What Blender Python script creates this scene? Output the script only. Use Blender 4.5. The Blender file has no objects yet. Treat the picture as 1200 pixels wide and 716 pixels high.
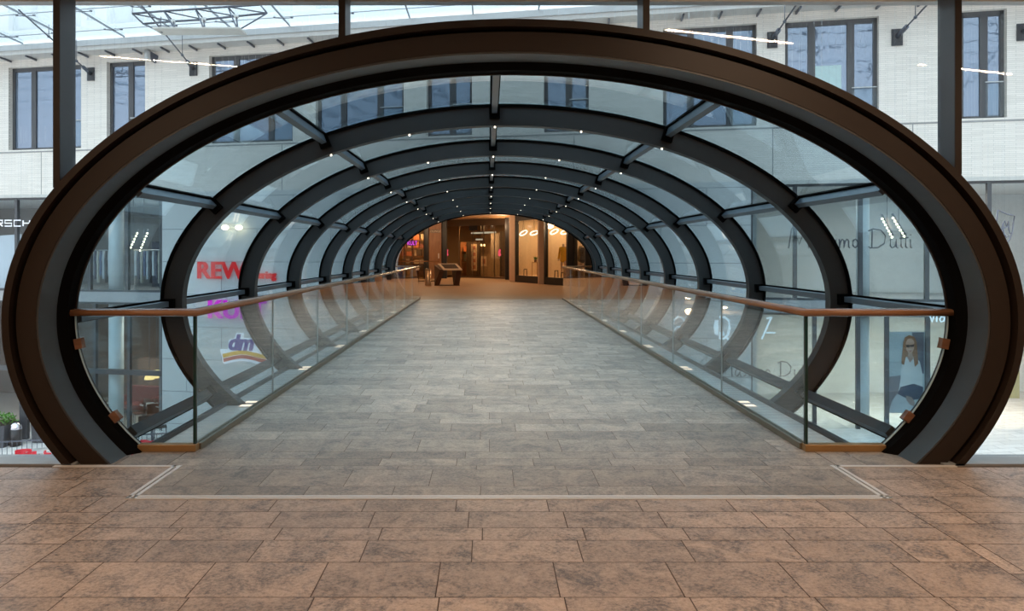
import bpy, bmesh, math, random
from mathutils import Vector, Matrix
random.seed(7)
SC = bpy.context.scene
COL = SC.collection
PI = math.pi
R = math.radians
F, VX, VY, HC = 890.0, 572.0, 296.0, 1.6          # focal length and optical axis of the photograph, eye height

def pt(px, py, y):                                  # a photograph point at distance y -> world
    return Vector(((px - VX) * y / F, y, HC - (py - VY) * y / F))

# ------------------------------------------------------------------ materials
MATS = {}
def nodes_of(name):
    m = bpy.data.materials.new(name); m.use_nodes = True
    nt = m.node_tree; nt.nodes.clear()
    out = nt.nodes.new('ShaderNodeOutputMaterial')
    return m, nt, out

def N(nt, t, **kw):
    n = nt.nodes.new(t)
    for k, v in kw.items():
        if k in n.inputs: n.inputs[k].default_value = v
        else: setattr(n, k, v)
    return n

def c4(c): return (c[0], c[1], c[2], 1.0)

def paint(name, col, rough=0.5, metal=0.0, var=0.12, scale=9.0, bump=0.0, spec=0.5, coat=0.0):
    """plain surface with a little procedural mottling"""
    if name in MATS: return MATS[name]
    m, nt, out = nodes_of(name)
    b = N(nt, 'ShaderNodeBsdfPrincipled', Roughness=rough, Metallic=metal)
    b.inputs['Specular IOR Level'].default_value = spec
    b.inputs['Coat Weight'].default_value = coat
    tc = N(nt, 'ShaderNodeTexCoord')
    nz = N(nt, 'ShaderNodeTexNoise', Scale=scale, Detail=5.0)
    nt.links.new(tc.outputs['Object'], nz.inputs['Vector'])
    mx = N(nt, 'ShaderNodeMix', data_type='RGBA')
    mx.inputs[6].default_value = c4([v * (1 - var) for v in col])
    mx.inputs[7].default_value = c4([min(1, v * (1 + var)) for v in col])
    nt.links.new(nz.outputs['Fac'], mx.inputs[0])
    nt.links.new(mx.outputs[2], b.inputs['Base Color'])
    if bump:
        bp = N(nt, 'ShaderNodeBump', Strength=bump, Distance=0.01)
        n2 = N(nt, 'ShaderNodeTexNoise', Scale=scale * 12, Detail=3.0)
        nt.links.new(tc.outputs['Object'], n2.inputs['Vector'])
        nt.links.new(n2.outputs['Fac'], bp.inputs['Height'])
        nt.links.new(bp.outputs['Normal'], b.inputs['Normal'])
    nt.links.new(b.outputs[0], out.inputs[0])
    MATS[name] = m
    return m

def emit(name, col, strength):
    if name in MATS: return MATS[name]
    m, nt, out = nodes_of(name)
    e = N(nt, 'ShaderNodeEmission', Color=c4(col), Strength=strength)
    nt.links.new(e.outputs[0], out.inputs[0])
    MATS[name] = m
    return m

def clear(name, tint, f0=0.04, rough=0.0, milky=0.0, milk=(0.8, 0.9, 0.95)):
    """thin glass: tinted see-through with a mirror share that grows towards grazing angles"""
    if name in MATS: return MATS[name]
    m, nt, out = nodes_of(name)
    tr = N(nt, 'ShaderNodeBsdfTransparent', Color=c4(tint))
    gl = N(nt, 'ShaderNodeBsdfGlossy', Color=(1, 1, 1, 1), Roughness=rough)
    lw = N(nt, 'ShaderNodeLayerWeight', Blend=0.5)
    pw = N(nt, 'ShaderNodeMath', operation='POWER'); pw.inputs[1].default_value = 5.0
    nt.links.new(lw.outputs['Facing'], pw.inputs[0])
    ma = N(nt, 'ShaderNodeMath', operation='MULTIPLY_ADD')
    ma.inputs[1].default_value = 1 - f0; ma.inputs[2].default_value = f0
    nt.links.new(pw.outputs[0], ma.inputs[0])
    mx = N(nt, 'ShaderNodeMixShader')
    nt.links.new(ma.outputs[0], mx.inputs[0])
    src = tr.outputs[0]
    if milky:
        tl = N(nt, 'ShaderNodeBsdfTranslucent', Color=c4(milk))
        m2 = N(nt, 'ShaderNodeMixShader'); m2.inputs[0].default_value = milky
        nt.links.new(tr.outputs[0], m2.inputs[1]); nt.links.new(tl.outputs[0], m2.inputs[2])
        src = m2.outputs[0]
    nt.links.new(src, mx.inputs[1]); nt.links.new(gl.outputs[0], mx.inputs[2])
    nt.links.new(mx.outputs[0], out.inputs[0])
    MATS[name] = m
    return m

def wood(name, c1, c2, scale=(2, 30, 30), rough=0.4):
    if name in MATS: return MATS[name]
    m, nt, out = nodes_of(name)
    b = N(nt, 'ShaderNodeBsdfPrincipled', Roughness=rough)
    tc = N(nt, 'ShaderNodeTexCoord'); mp = N(nt, 'ShaderNodeMapping')
    mp.inputs['Scale'].default_value = scale
    nz = N(nt, 'ShaderNodeTexNoise', Scale=1.0, Detail=6.0, Distortion=0.6)
    rp = N(nt, 'ShaderNodeValToRGB')
    rp.color_ramp.elements[0].color = c4(c1); rp.color_ramp.elements[0].position = 0.3
    rp.color_ramp.elements[1].color = c4(c2); rp.color_ramp.elements[1].position = 0.7
    nt.links.new(tc.outputs['Object'], mp.inputs[0]); nt.links.new(mp.outputs[0], nz.inputs['Vector'])
    nt.links.new(nz.outputs['Fac'], rp.inputs[0]); nt.links.new(rp.outputs[0], b.inputs['Base Color'])
    nt.links.new(b.outputs[0], out.inputs[0])
    MATS[name] = m
    return m

def stone_tile(name, pale, mid, dark, rough=0.4, tone=0.35):
    """slate-like tile: per-tile tone stored on the mesh, cloudy dark veining across it"""
    m, nt, out = nodes_of(name)
    b = N(nt, 'ShaderNodeBsdfPrincipled', Roughness=rough)
    at = N(nt, 'ShaderNodeAttribute'); at.attribute_name = 'tile'
    tc = N(nt, 'ShaderNodeTexCoord')
    vm = N(nt, 'ShaderNodeVectorMath', operation='MULTIPLY_ADD')
    vm.inputs[1].default_value = (40, 40, 40)
    nt.links.new(at.outputs['Color'], vm.inputs[0]); nt.links.new(tc.outputs['Object'], vm.inputs[2])
    big = N(nt, 'ShaderNodeTexNoise', Scale=4.2, Detail=12.0, Roughness=0.75, Distortion=0.8)
    fine = N(nt, 'ShaderNodeTexNoise', Scale=48.0, Detail=10.0, Roughness=0.8)
    nt.links.new(vm.outputs[0], big.inputs['Vector']); nt.links.new(vm.outputs[0], fine.inputs['Vector'])
    ad = N(nt, 'ShaderNodeMath', operation='MULTIPLY_ADD'); ad.inputs[1].default_value = 0.55
    s2 = N(nt, 'ShaderNodeMath', operation='MULTIPLY'); s2.inputs[1].default_value = 0.45
    nt.links.new(big.outputs['Fac'], s2.inputs[0]); nt.links.new(fine.outputs['Fac'], ad.inputs[0]); nt.links.new(s2.outputs[0], ad.inputs[2])
    r1 = N(nt, 'ShaderNodeValToRGB')
    e = r1.color_ramp.elements
    e[0].position = 0.415; e[0].color = c4(dark); e[1].position = 0.625; e[1].color = c4(pale)
    k = e.new(0.51); k.color = c4(mid)
    nt.links.new(ad.outputs[0], r1.inputs[0])
    mu = N(nt, 'ShaderNodeMix', data_type='RGBA'); mu.inputs[0].default_value = 0.0
    nt.links.new(r1.outputs[0], mu.inputs[6])
    sx = N(nt, 'ShaderNodeSeparateColor'); nt.links.new(at.outputs['Color'], sx.inputs[0])
    mr = N(nt, 'ShaderNodeMapRange'); mr.inputs['To Min'].default_value = 1 - tone; mr.inputs['To Max'].default_value = 1 + tone
    nt.links.new(sx.outputs[0], mr.inputs[0])
    m3 = N(nt, 'ShaderNodeVectorMath', operation='SCALE')
    nt.links.new(mu.outputs[2], m3.inputs[0]); nt.links.new(mr.outputs[0], m3.inputs['Scale'])
    nt.links.new(m3.outputs[0], b.inputs['Base Color'])
    bp = N(nt, 'ShaderNodeBump', Strength=0.25, Distance=0.004)
    nt.links.new(fine.outputs['Fac'], bp.inputs['Height']); nt.links.new(bp.outputs[0], b.inputs['Normal'])
    nt.links.new(b.outputs[0], out.inputs[0])
    return m

def brick_mat(name, c1, c2, mortar, bw, bh, ms=0.004, rough=0.8):
    m, nt, out = nodes_of(name)
    b = N(nt, 'ShaderNodeBsdfPrincipled', Roughness=rough)
    tc = N(nt, 'ShaderNodeTexCoord'); sp = N(nt, 'ShaderNodeSeparateXYZ'); cb = N(nt, 'ShaderNodeCombineXYZ')
    nt.links.new(tc.outputs['Object'], sp.inputs[0])
    nt.links.new(sp.outputs[0], cb.inputs[0]); nt.links.new(sp.outputs[2], cb.inputs[1])
    br = N(nt, 'ShaderNodeTexBrick', Color1=c4(c1), Color2=c4(c2), Mortar=c4(mortar))
    br.inputs['Scale'].default_value = 1.0; br.inputs['Brick Width'].default_value = bw
    br.inputs['Row Height'].default_value = bh; br.inputs['Mortar Size'].default_value = ms
    nt.links.new(cb.outputs[0], br.inputs['Vector'])
    nt.links.new(br.outputs['Color'], b.inputs['Base Color'])
    nt.links.new(b.outputs[0], out.inputs[0])
    return m

# palette
bronze = paint('hall_lit_brown_steel', (0.017, 0.010, 0.0062), 0.5, 0.0, 0.12, 14, 0.05, 0.35)  # brown cast of the warm hall lamps put into the steel's colour
black = paint('black_steel', (0.003, 0.0027, 0.0025), 0.7, 0.0, 0.1, 20, 0.0, 0.03)
daylit_grey = paint('daylit_grey_soffit', (0.045, 0.045, 0.045), 0.42, 0.0, 0.08, 8)  # paler grey carries the daylight on the arch soffit in its colour
ribm = paint('rib_dark_grey_paint', (0.019, 0.0195, 0.0205), 0.5, 0.0, 0.10, 10, 0.03, 0.5)
purl = paint('blue_grey_aluminium', (0.115, 0.14, 0.165), 0.35, 0.4, 0.06, 12)
mullm = paint('mullion_grey_paint', (0.040, 0.042, 0.047), 0.45, 0.0, 0.06, 8)
pale = paint('pale_grey_metal', (0.50, 0.51, 0.51), 0.4, 0.4, 0.06, 10)
steel = paint('brushed_steel', (0.55, 0.55, 0.55), 0.3, 0.9, 0.06, 25)
darkst = paint('dark_steel_rod', (0.13, 0.14, 0.17), 0.4, 0.6, 0.08, 20)
white = paint('white_paint', (0.78, 0.78, 0.76), 0.6, 0.0, 0.04, 4)
handw = wood('handrail_wood', (0.19, 0.085, 0.04), (0.35, 0.175, 0.09), (1.2, 1.2, 40), 0.2)
brass = paint('brass_channel', (0.42, 0.24, 0.10), 0.35, 0.6, 0.1, 15)
olive = paint('bronze_channel', (0.20, 0.17, 0.12), 0.4, 0.5, 0.1, 15)
frost = paint('frosted_floor_glass', (0.86, 0.90, 0.89), 0.08, 0.0, 0.05, 14, 0.0, 1.0, 0.6)
alu = paint('threshold_aluminium', (0.74, 0.70, 0.66), 0.4, 0.25, 0.06, 30)
tube_glass = clear('tube_glass', (0.715, 0.80, 0.84), 0.02)
hall_glass = clear('curtain_wall_glass', (0.985, 0.99, 0.995), 0.012)
rail_glass = clear('balustrade_glass', (0.965, 0.98, 0.975), 0.022)
edge_glass = paint('green_glass_edge', (0.008, 0.035, 0.032), 0.2, 0, 0.2, 6)
shop_glass = clear('shop_glass', (0.93, 0.96, 0.97), 0.025)
brown_glass = clear('bronze_shop_glass', (0.72, 0.62, 0.48), 0.05)
roof_glass = clear('roof_glass', (0.66, 0.735, 0.77), 0.03, 0.0, 0.12)

# ------------------------------------------------------------------ mesh building
ORG = {}
class MB:
    def __init__(self): self.v = []; self.f = []; self.smooth = []
    def add(self, vs, fs, smooth=False):
        o = len(self.v); self.v += [Vector(p) for p in vs]
        for f in fs: self.f.append([i + o for i in f]); self.smooth.append(smooth)
        return self
    def box(self, c, s, rz=0.0):
        x, y, z = s[0] / 2, s[1] / 2, s[2] / 2
        ca, sa = math.cos(rz), math.sin(rz)
        vs = [(c[0] + a * x * ca - b * y * sa, c[1] + a * x * sa + b * y * ca, c[2] + d * z)
              for d in (-1, 1) for (a, b) in ((-1, -1), (1, -1), (1, 1), (-1, 1))]
        return self.add(vs, [(0, 3, 2, 1), (4, 5, 6, 7), (0, 1, 5, 4), (1, 2, 6, 5), (2, 3, 7, 6), (3, 0, 4, 7)])
    def bx(self, x0, x1, y0, y1, z0, z1):
        return self.box(((x0 + x1) / 2, (y0 + y1) / 2, (z0 + z1) / 2), (abs(x1 - x0), abs(y1 - y0), abs(z1 - z0)))
    def bar(self, p, q, w, h, up=(0, 0, 1)):
        p, q = Vector(p), Vector(q); d = (q - p).normalized(); u = Vector(up)
        s = d.cross(u)
        if s.length < 1e-5: s = d.cross(Vector((1, 0, 0)))
        s.normalize(); u = s.cross(d).normalized()
        vs = [e + s * a * w / 2 + u * b * h / 2 for e in (p, q) for (a, b) in ((-1, -1), (1, -1), (1, 1), (-1, 1))]
        return self.add(vs, [(0, 1, 2, 3), (7, 6, 5, 4), (0, 4, 5, 1), (1, 5, 6, 2), (2, 6, 7, 3), (3, 7, 4, 0)])
    def tube(self, pts, r, n=8, closed=False):
        pts = [Vector(p) for p in pts]; k = len(pts); vs = []; fs = []
        rr = r if isinstance(r, (list, tuple)) else [r] * k
        ref = Vector((0, 0, 1))
        for i, p in enumerate(pts):
            a = pts[(i - 1) % k] if (closed or i > 0) else p
            b = pts[(i + 1) % k] if (closed or i < k - 1) else p
            d = (b - a).normalized()
            s = d.cross(ref)
            if s.length < 1e-3: s = d.cross(Vector((0, 1, 0)))
            s.normalize(); u = s.cross(d)
            vs += [p + (s * math.cos(t) + u * math.sin(t)) * rr[i] for t in [2 * PI * j / n for j in range(n)]]
        for i in range(k if closed else k - 1):
            for j in range(n):
                a, b = i * n + j, i * n + (j + 1) % n
                c, d = ((i + 1) % k) * n + (j + 1) % n, ((i + 1) % k) * n + j
                fs.append((a, d, c, b))
        self.add(vs, fs, True)
        if not closed:
            o = len(self.v) - k * n
            self.f.append([o + j for j in range(n)]); self.smooth.append(False)
            self.f.append([o + (k - 1) * n + j for j in reversed(range(n))]); self.smooth.append(False)
        return self
    def lathe(self, prof, c=(0, 0, 0), n=20):
        vs = []; fs = []; k = len(prof)
        for r, z in prof:
            vs += [(c[0] + r * math.cos(2 * PI * j / n), c[1] + r * math.sin(2 * PI * j / n), c[2] + z) for j in range(n)]
        for i in range(k - 1):
            for j in range(n):
                fs.append((i * n + j, i * n + (j + 1) % n, (i + 1) * n + (j + 1) % n, (i + 1) * n + j))
        fs.append(tuple(reversed(range(n)))); fs.append(tuple((k - 1) * n + j for j in range(n)))
        return self.add(vs, fs, True)
    def prism(self, poly, fn, d0, d1):
        """2-D polygon (u, w) extruded between depths d0 and d1 through fn(u, w, d)"""
        n = len(poly)
        vs = [fn(u, w, d0) for u, w in poly] + [fn(u, w, d1) for u, w in poly]
        fs = [tuple(range(n)), tuple(reversed(range(n, 2 * n)))]
        fs += [(i, i + n, (i + 1) % n + n, (i + 1) % n) for i in range(n)]
        return self.add(vs, fs)
    def ball(self, c, r, n=10, sc=(1, 1, 1)):
        prof = [(max(1e-4, r * math.sin(PI * i / n)), -r * math.cos(PI * i / n)) for i in range(n + 1)]
        o = len(self.v); self.lathe(prof, (0, 0, 0), n * 2)
        for i in range(o, len(self.v)):
            p = self.v[i]; self.v[i] = Vector((c[0] + p.x * sc[0], c[1] + p.y * sc[1], c[2] + p.z * sc[2]))
        return self
    def build(self, name, mat, parent=None, bevel=0.0, org=None, cut=None):
        o0 = ORG.get(parent.name, Vector((0, 0, 0))) if parent else (Vector(org) if org else Vector((0, 0, 0)))
        me = bpy.data.meshes.new(name)
        me.from_pydata([p - o0 for p in self.v], [], self.f)
        me.polygons.foreach_set('use_smooth', self.smooth)
        bm = bmesh.new(); bm.from_mesh(me)
        if cut:
            for co, no in cut:
                g = bm.verts[:] + bm.edges[:] + bm.faces[:]
                rs = bmesh.ops.bisect_plane(bm, geom=g, plane_co=Vector(co) - o0, plane_no=no, clear_inner=True)
                ed = [e for e in rs['geom_cut'] if isinstance(e, bmesh.types.BMEdge)]
                if ed: bmesh.ops.holes_fill(bm, edges=ed, sides=0)
        bmesh.ops.recalc_face_normals(bm, faces=bm.faces[:])
        bm.to_mesh(me); bm.free()
        me.materials.append(mat)
        ob = bpy.data.objects.new(name, me); COL.objects.link(ob)
        if parent: ob.parent = parent
        else: ob.location = o0
        ORG[ob.name] = o0
        if bevel:
            b = ob.modifiers.new('Bevel', 'BEVEL'); b.width = bevel; b.segments = 2; b.limit_method = 'ANGLE'
        return ob

def tag(o, label=None, cat=None, group=None, kind=None):
    if label: o['label'] = label
    if cat: o['category'] = cat
    if group: o['group'] = group
    if kind: o['kind'] = kind
    return o
def thing(name, label, cat, loc=(0, 0, 0), group=None):
    o = bpy.data.objects.new(name, None); COL.objects.link(o); o.location = loc
    o.empty_display_size = 0.1
    ORG[o.name] = Vector(loc)
    return tag(o, label, cat, group)
def struct(o, label=None): o['kind'] = 'structure'; return tag(o, label)
def copy_tree(root, loc, rz=0.0, label=None):
    r = root.copy(); COL.objects.link(r); r.location = loc; r.rotation_euler = (0, 0, rz)
    if label: r['label'] = label
    for ch in list(root.children):
        c = ch.copy(); COL.objects.link(c); c.parent = r
        for g in list(ch.children):
            d = g.copy(); COL.objects.link(d); d.parent = c
    return r
def text(name, body, mat, loc, size, rz=0.0, ext=0.03, bold=0.0, shear=0.0, parent=None, width=None, align='CENTER'):
    cu = bpy.data.curves.new(name, 'FONT'); cu.body = body; cu.size = size; cu.extrude = ext; cu.offset = bold
    cu.align_x = align; cu.shear = shear; cu.materials.append(mat)
    o = bpy.data.objects.new(name, cu); COL.objects.link(o)
    o.location = loc; o.rotation_euler = (PI / 2, 0, rz)
    if width: o.scale = (width, 1, 1)
    bpy.context.view_layer.update()
    me = bpy.data.meshes.new_from_object(o); nm = o.name
    o2 = bpy.data.objects.new('lettering', me); o2.location = o.location; o2.rotation_euler = o.rotation_euler; o2.scale = o.scale
    bpy.data.objects.remove(o); bpy.data.curves.remove(cu)
    o = o2; COL.objects.link(o); o.name = name
    if parent:
        o.parent = parent; o.location = Vector(loc) - ORG[parent.name]
    return o
ORD = ['first', 'second', 'third', 'fourth', 'fifth', 'sixth', 'seventh', 'eighth', 'ninth', 'tenth']

# ------------------------------------------------------------------ the tube's ellipse
CX, CZ = 0.19, 1.08
YP = 5.74                                           # front of the entrance arch
def sweep(mb, prof, a, b, t0, t1, n, cx=CX, cz=CZ):
    """closed profile [(inset, y)] carried round the ellipse"""
    k = len(prof); vs = []
    for i in range(n + 1):
        t = t0 + (t1 - t0) * i / n
        for r, y in prof:
            vs.append((cx + (a - r) * math.cos(t), y, cz + (b - r) * math.sin(t)))
    fs = [(i * k + j, i * k + (j + 1) % k, (i + 1) * k + (j + 1) % k, (i + 1) * k + j) for i in range(n) for j in range(k)]
    o = len(mb.v); mb.add(vs, fs, False)
    mb.f.append([o + j for j in range(k)]); mb.smooth.append(False)
    mb.f.append([o + n * k + j for j in reversed(range(k))]); mb.smooth.append(False)
    return mb
def curved_pane(mb, a, b, th, t0, t1, y0, y1, n):
    """bent glass sheet: each face of the sheet shades smoothly, its edges stay crisp"""
    A = [t0 + (t1 - t0) * i / n for i in range(n + 1)]
    for off in (0.0, th):
        vs = []
        for t in A:
            for y in (y0, y1): vs.append((CX + (a + off) * math.cos(t), y, CZ + (b + off) * math.sin(t)))
        mb.add(vs, [(2 * i, 2 * i + 1, 2 * i + 3, 2 * i + 2) for i in range(n)], True)
    for y in (y0, y1):
        vs = []
        for t in A:
            for off in (0.0, th): vs.append((CX + (a + off) * math.cos(t), y, CZ + (b + off) * math.sin(t)))
        mb.add(vs, [(2 * i, 2 * i + 1, 2 * i + 3, 2 * i + 2) for i in range(n)], False)
    for t in (t0, t1):
        mb.add([(CX + (a + o) * math.cos(t), y, CZ + (b + o) * math.sin(t)) for o, y in ((0, y0), (th, y0), (th, y1), (0, y1))], [(0, 1, 2, 3)])
    return mb
def ell(t, a, b, y): return Vector((CX + a * math.cos(t), y, CZ + b * math.sin(t)))

# ------------------------------------------------------------------ entrance arch
A0, B0 = 3.845, 2.275
FL = [((0, 0, 0.0), (0, 0, 1))]
T0, T1 = R(-40), R(220)
arch = thing('entrance_arch', 'large dark oval arch framing the entrance to the glass tube bridge', 'arch', (CX, YP, 0))
sweep(MB(), [(0, 5.70), (0.055, 5.70), (0.055, 5.99), (0, 5.99)], A0, B0, T0, T1, 128).build('outer_rim', bronze, arch, cut=FL)
sweep(MB(), [(0.056, 5.80), (0.085, 5.80), (0.085, 5.98), (0.056, 5.98)], A0, B0, T0, T1, 128).build('shadow_gap', black, arch, cut=FL)
sweep(MB(), [(0.086, 5.74), (0.235, 5.74), (0.235, 5.752), (0.10, 5.752), (0.10, 5.98), (0.086, 5.98)], A0, B0, T0, T1, 128).build('face_band', bronze, arch, cut=FL)
sweep(MB(), [(0.236, 5.745), (0.25, 5.745), (0.25, 6.05), (0.236, 6.05)], A0, B0, T0, T1, 128).build('soffit_band', daylit_grey, arch, cut=FL)
fr = sweep(MB(), [(0.251, 5.99), (0.30, 6.06), (0.30, 6.20), (0.18, 6.20), (0.18, 6.06), (0.251, 6.05)], A0, B0, T0, T1, 128).build('inner_frame', black, arch, cut=FL)  # black paints in the light falling off behind the soffit
sweep(MB(), [(0.301, 6.165), (0.312, 6.165), (0.312, 6.185), (0.301, 6.185)], A0, B0, T0, T1, 128).build('gasket', bronze, fr, cut=FL)

# ------------------------------------------------------------------ ribs and glazed bays
RA, RB = 3.61, 2.07
RY = [8.0 + 2.47 * i for i in range(8)]
gold = emit('downlight_glow', (1.0, 0.86, 0.66), 4.0)
PA = [R(v) for v in (-28.5, 1, 31, 61.5, 92, 122.5, 149.5, 180.5, 208.5)]
PN = ['lower right', 'right side', 'right shoulder', 'right crown', 'crown', 'left crown', 'left shoulder', 'left side', 'lower left']
for i, y in enumerate(RY):
    rib = thing('arch_rib', 'dark grey curved steel rib, %s from the entrance of the glass tube' % ORD[i], 'rib', (CX, y, 0), 'curved ribs of the tube')
    cut = [((0, 0, -0.2), (0, 0, 1))]
    n = 96 if i < 4 else 64
    sweep(MB(), [(0.03, y - 0.06), (0.22, y - 0.06), (0.22, y + 0.06), (0.03, y + 0.06)], RA, RB, T0, T1, n).build('rib_body', ribm, rib, cut=cut)
    sweep(MB(), [(0.0, y - 0.085), (0.03, y - 0.085), (0.03, y + 0.085), (0.0, y + 0.085)], RA, RB, T0, T1, n).build('glazing_flange', black, rib, cut=cut)
    for t in (61, 76.5, 92, 107.5, 123):
        p = ell(R(t), RA - 0.225, RB - 0.225, y)
        MB().lathe([(0.007, -0.010), (0.0095, 0.0), (0.007, 0.010)], p, 10).build('downlight', gold, rib)
bounds = [6.20] + RY + [25.95 + 0.08]
for i in range(len(bounds) - 1):
    y0, y1 = bounds[i] + (0.0 if i == 0 else 0.062), bounds[i + 1] - 0.062
    far = 'between the entrance arch and the first rib' if i == 0 else ('between the last rib and the mall' if i == 8 else 'between the %s and %s ribs' % (ORD[i - 1], ORD[i]))
    bay = thing('glazed_bay', 'curved clear glazing with blue-grey purlins %s' % far, 'glazing', (CX, y0, 0), 'glazed bays of the tube')
    ga, gb = RA + 0.012, RB + 0.012
    e0 = bounds[i] if i else 6.19
    ts = [R(-35)] + PA + [R(215)]
    for k in range(len(ts) - 1):                      # each pane between two purlins
        m = MB(); curved_pane(m, ga, gb, 0.014, ts[k] + 0.002, ts[k + 1] - 0.002, e0 + 0.01, bounds[i + 1] - 0.01, 20)
        m.build('glass_pane', tube_glass, bay)
    for k, t in enumerate(PA):
        low = k in (0, 8)
        ca, cb = RA - (0.06 if not low else 0.07), RB - (0.06 if not low else 0.07)
        c0 = ell(t, ca, cb, y0); c1 = ell(t, ca, cb, y1)
        nrm = Vector((math.cos(t) / RA, 0, math.sin(t) / RB)).normalized()
        pm = purl if not low else ribm
        pu = MB().bar(c0, c1, 0.055 if not low else 0.085, 0.085, nrm).build('purlin', pm, bay)
        g0 = c0 + nrm * 0.058; g1 = c1 + nrm * 0.058
        MB().bar(g0, g1, 0.09, 0.022, nrm).build('gasket', black, pu)
        if i < 8:
            MB().bar(c1 + Vector((0, -0.05, 0)) - nrm * 0.02, c1 + Vector((0, 0.0, 0)) - nrm * 0.02, 0.11, 0.14, nrm).build('bracket', black, pu)

# collar where the tube meets the mall
col = thing('end_collar', 'dark oval collar at the far end of the tube bridge', 'collar', (CX, 26.1, 0))
sweep(MB(), [(-0.10, 26.03), (0.20, 26.03), (0.20, 26.32), (-0.10, 26.32)], RA, RB, T0, T1, 72).build('collar_ring', ribm, col, cut=FL)
sweep(MB(), [(0.201, 26.05), (0.235, 26.05), (0.235, 26.10), (0.201, 26.10)], RA, RB, T0, T1, 72).build('inner_lip', black, col, cut=FL)

# ------------------------------------------------------------------ floors
XL, XR = -2.37, 2.57
YE = 26.0
tile_hall = stone_tile('hall_stone_tile', (0.57, 0.43, 0.335), (0.40, 0.30, 0.225), (0.125, 0.10, 0.085), 0.42, 0.12)
tile_bridge = stone_tile('bridge_stone_tile', (0.49, 0.40, 0.31), (0.33, 0.28, 0.23), (0.15, 0.14, 0.13), 0.5, 0.20)
groutm = paint('dark_grout', (0.11, 0.075, 0.055), 0.8, 0, 0.1, 30)
def tile_field(rects, rows_fn, gap, name, mat, tw=0.6, phase=None):
    vs = []; fs = []; cols = []
    for (x0, x1, y0, y1) in rects:
        for (ya, yb) in rows_fn(y0, y1):
            x = x0 - random.random() * tw
            if phase is not None and abs(ya - 3.525) < 0.02: x = phase - 20 * tw * 0.97; 
            w = tw * 0.975
            while x < x1:
                xa, xb = max(x, x0), min(x + w, x1)
                if xb - xa > 0.02:
                    o = len(vs)
                    vs += [(xa + gap, ya + gap, 0), (xb - gap, ya + gap, 0), (xb - gap, yb - gap, 0), (xa + gap, yb - gap, 0)]
                    fs.append((o, o + 1, o + 2, o + 3))
                    cols += [(random.random(), random.random(), random.random(), 1)] * 4
                x += w
    me = bpy.data.meshes.new(name); me.from_pydata(vs, [], fs); me.materials.append(mat)
    at = me.color_attributes.new('tile', 'FLOAT_COLOR', 'CORNER')
    for i, c in enumerate(cols): at.data[i].color = c
    ob = bpy.data.objects.new(name, me); COL.objects.link(ob)
    return struct(ob)
def rows(start, pat):
    def fn(y0, y1):
        out = []; y = start; i = 0
        while y > y0:
            h = pat[i % len(pat)]; i += 1
            ya, yb = max(y - h, y0), min(y, y1)
            if yb - ya > 0.03: out.append((ya, yb))
            y -= h
        return out
    return fn
JL, JR = -2.33, 2.60
tile_field([(JL, JR, -2.5, 4.925)], rows(4.925, [0.235, 0.275, 0.19, 0.30, 0.40]), 0.003, 'floor_hall_centre', tile_hall, 0.595, -1.465)
tile_field([(-10, JL, -2.5, 5.66), (JR, 10, -2.5, 5.66)], rows(5.66, [0.3, 0.38, 0.3, 0.2, 0.31, 0.39, 0.30]), 0.003, 'floor_hall_sides', tile_hall, 0.595)
tile_field([(JL + .01, JR - .01, 4.99, 5.70), (XL - 0.05, XR + 0.05, 5.70, YE)], rows(YE, [0.3, 0.4, 0.2, 0.3, 0.4, 0.3, 0.2, 0.3]), 0.002, 'floor_bridge', tile_bridge, 0.6)
tile_field([(-3.4, XL - 0.052, 5.705, 6.17), (XR + 0.052, 3.8, 5.705, 6.17)], rows(6.17, [0.465]), 0.002, 'floor_bridge_shoulder', tile_bridge, 0.6)
struct(MB().bx(-10, 10, -8, 5.98, -0.30, -0.004).build('floor_slab_hall', groutm))
struct(MB().bx(XL - 0.045, XR + 0.045, 5.98, YE, -0.22, -0.004).build('floor_slab_bridge', groutm))
struct(MB().bx(-10, 10, -8, -2.5, -0.004, 0.0).build('floor_hall_rear', paint('hall_rear_floor', (0.30, 0.215, 0.16), 0.4)))
# metal threshold strip round the tongue of bridge tiles
th = MB()
for dx, w in ((-0.028, 0.026), (0.012, 0.026)):
    th.bx(JL + dx - w / 2 + .01, JL + dx + w / 2 + .01, 4.93, 5.70, -0.003, 0.005)
    th.bx(JR - dx - w / 2 - .01, JR - dx + w / 2 - .01, 4.93, 5.70, -0.003, 0.005)
    th.bx(JL - 0.03, JR + 0.03, 4.955 + dx - w / 2 + 0.012, 4.955 + dx + w / 2 + 0.012, -0.003, 0.005)
th.bx(-3.25, JL, 5.662, 5.70, -0.003, 0.005)
th.bx(JR, 3.50, 5.662, 5.70, -0.003, 0.005)
struct(th.build('trim_1', alu), 'metal threshold strip in the floor')

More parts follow.
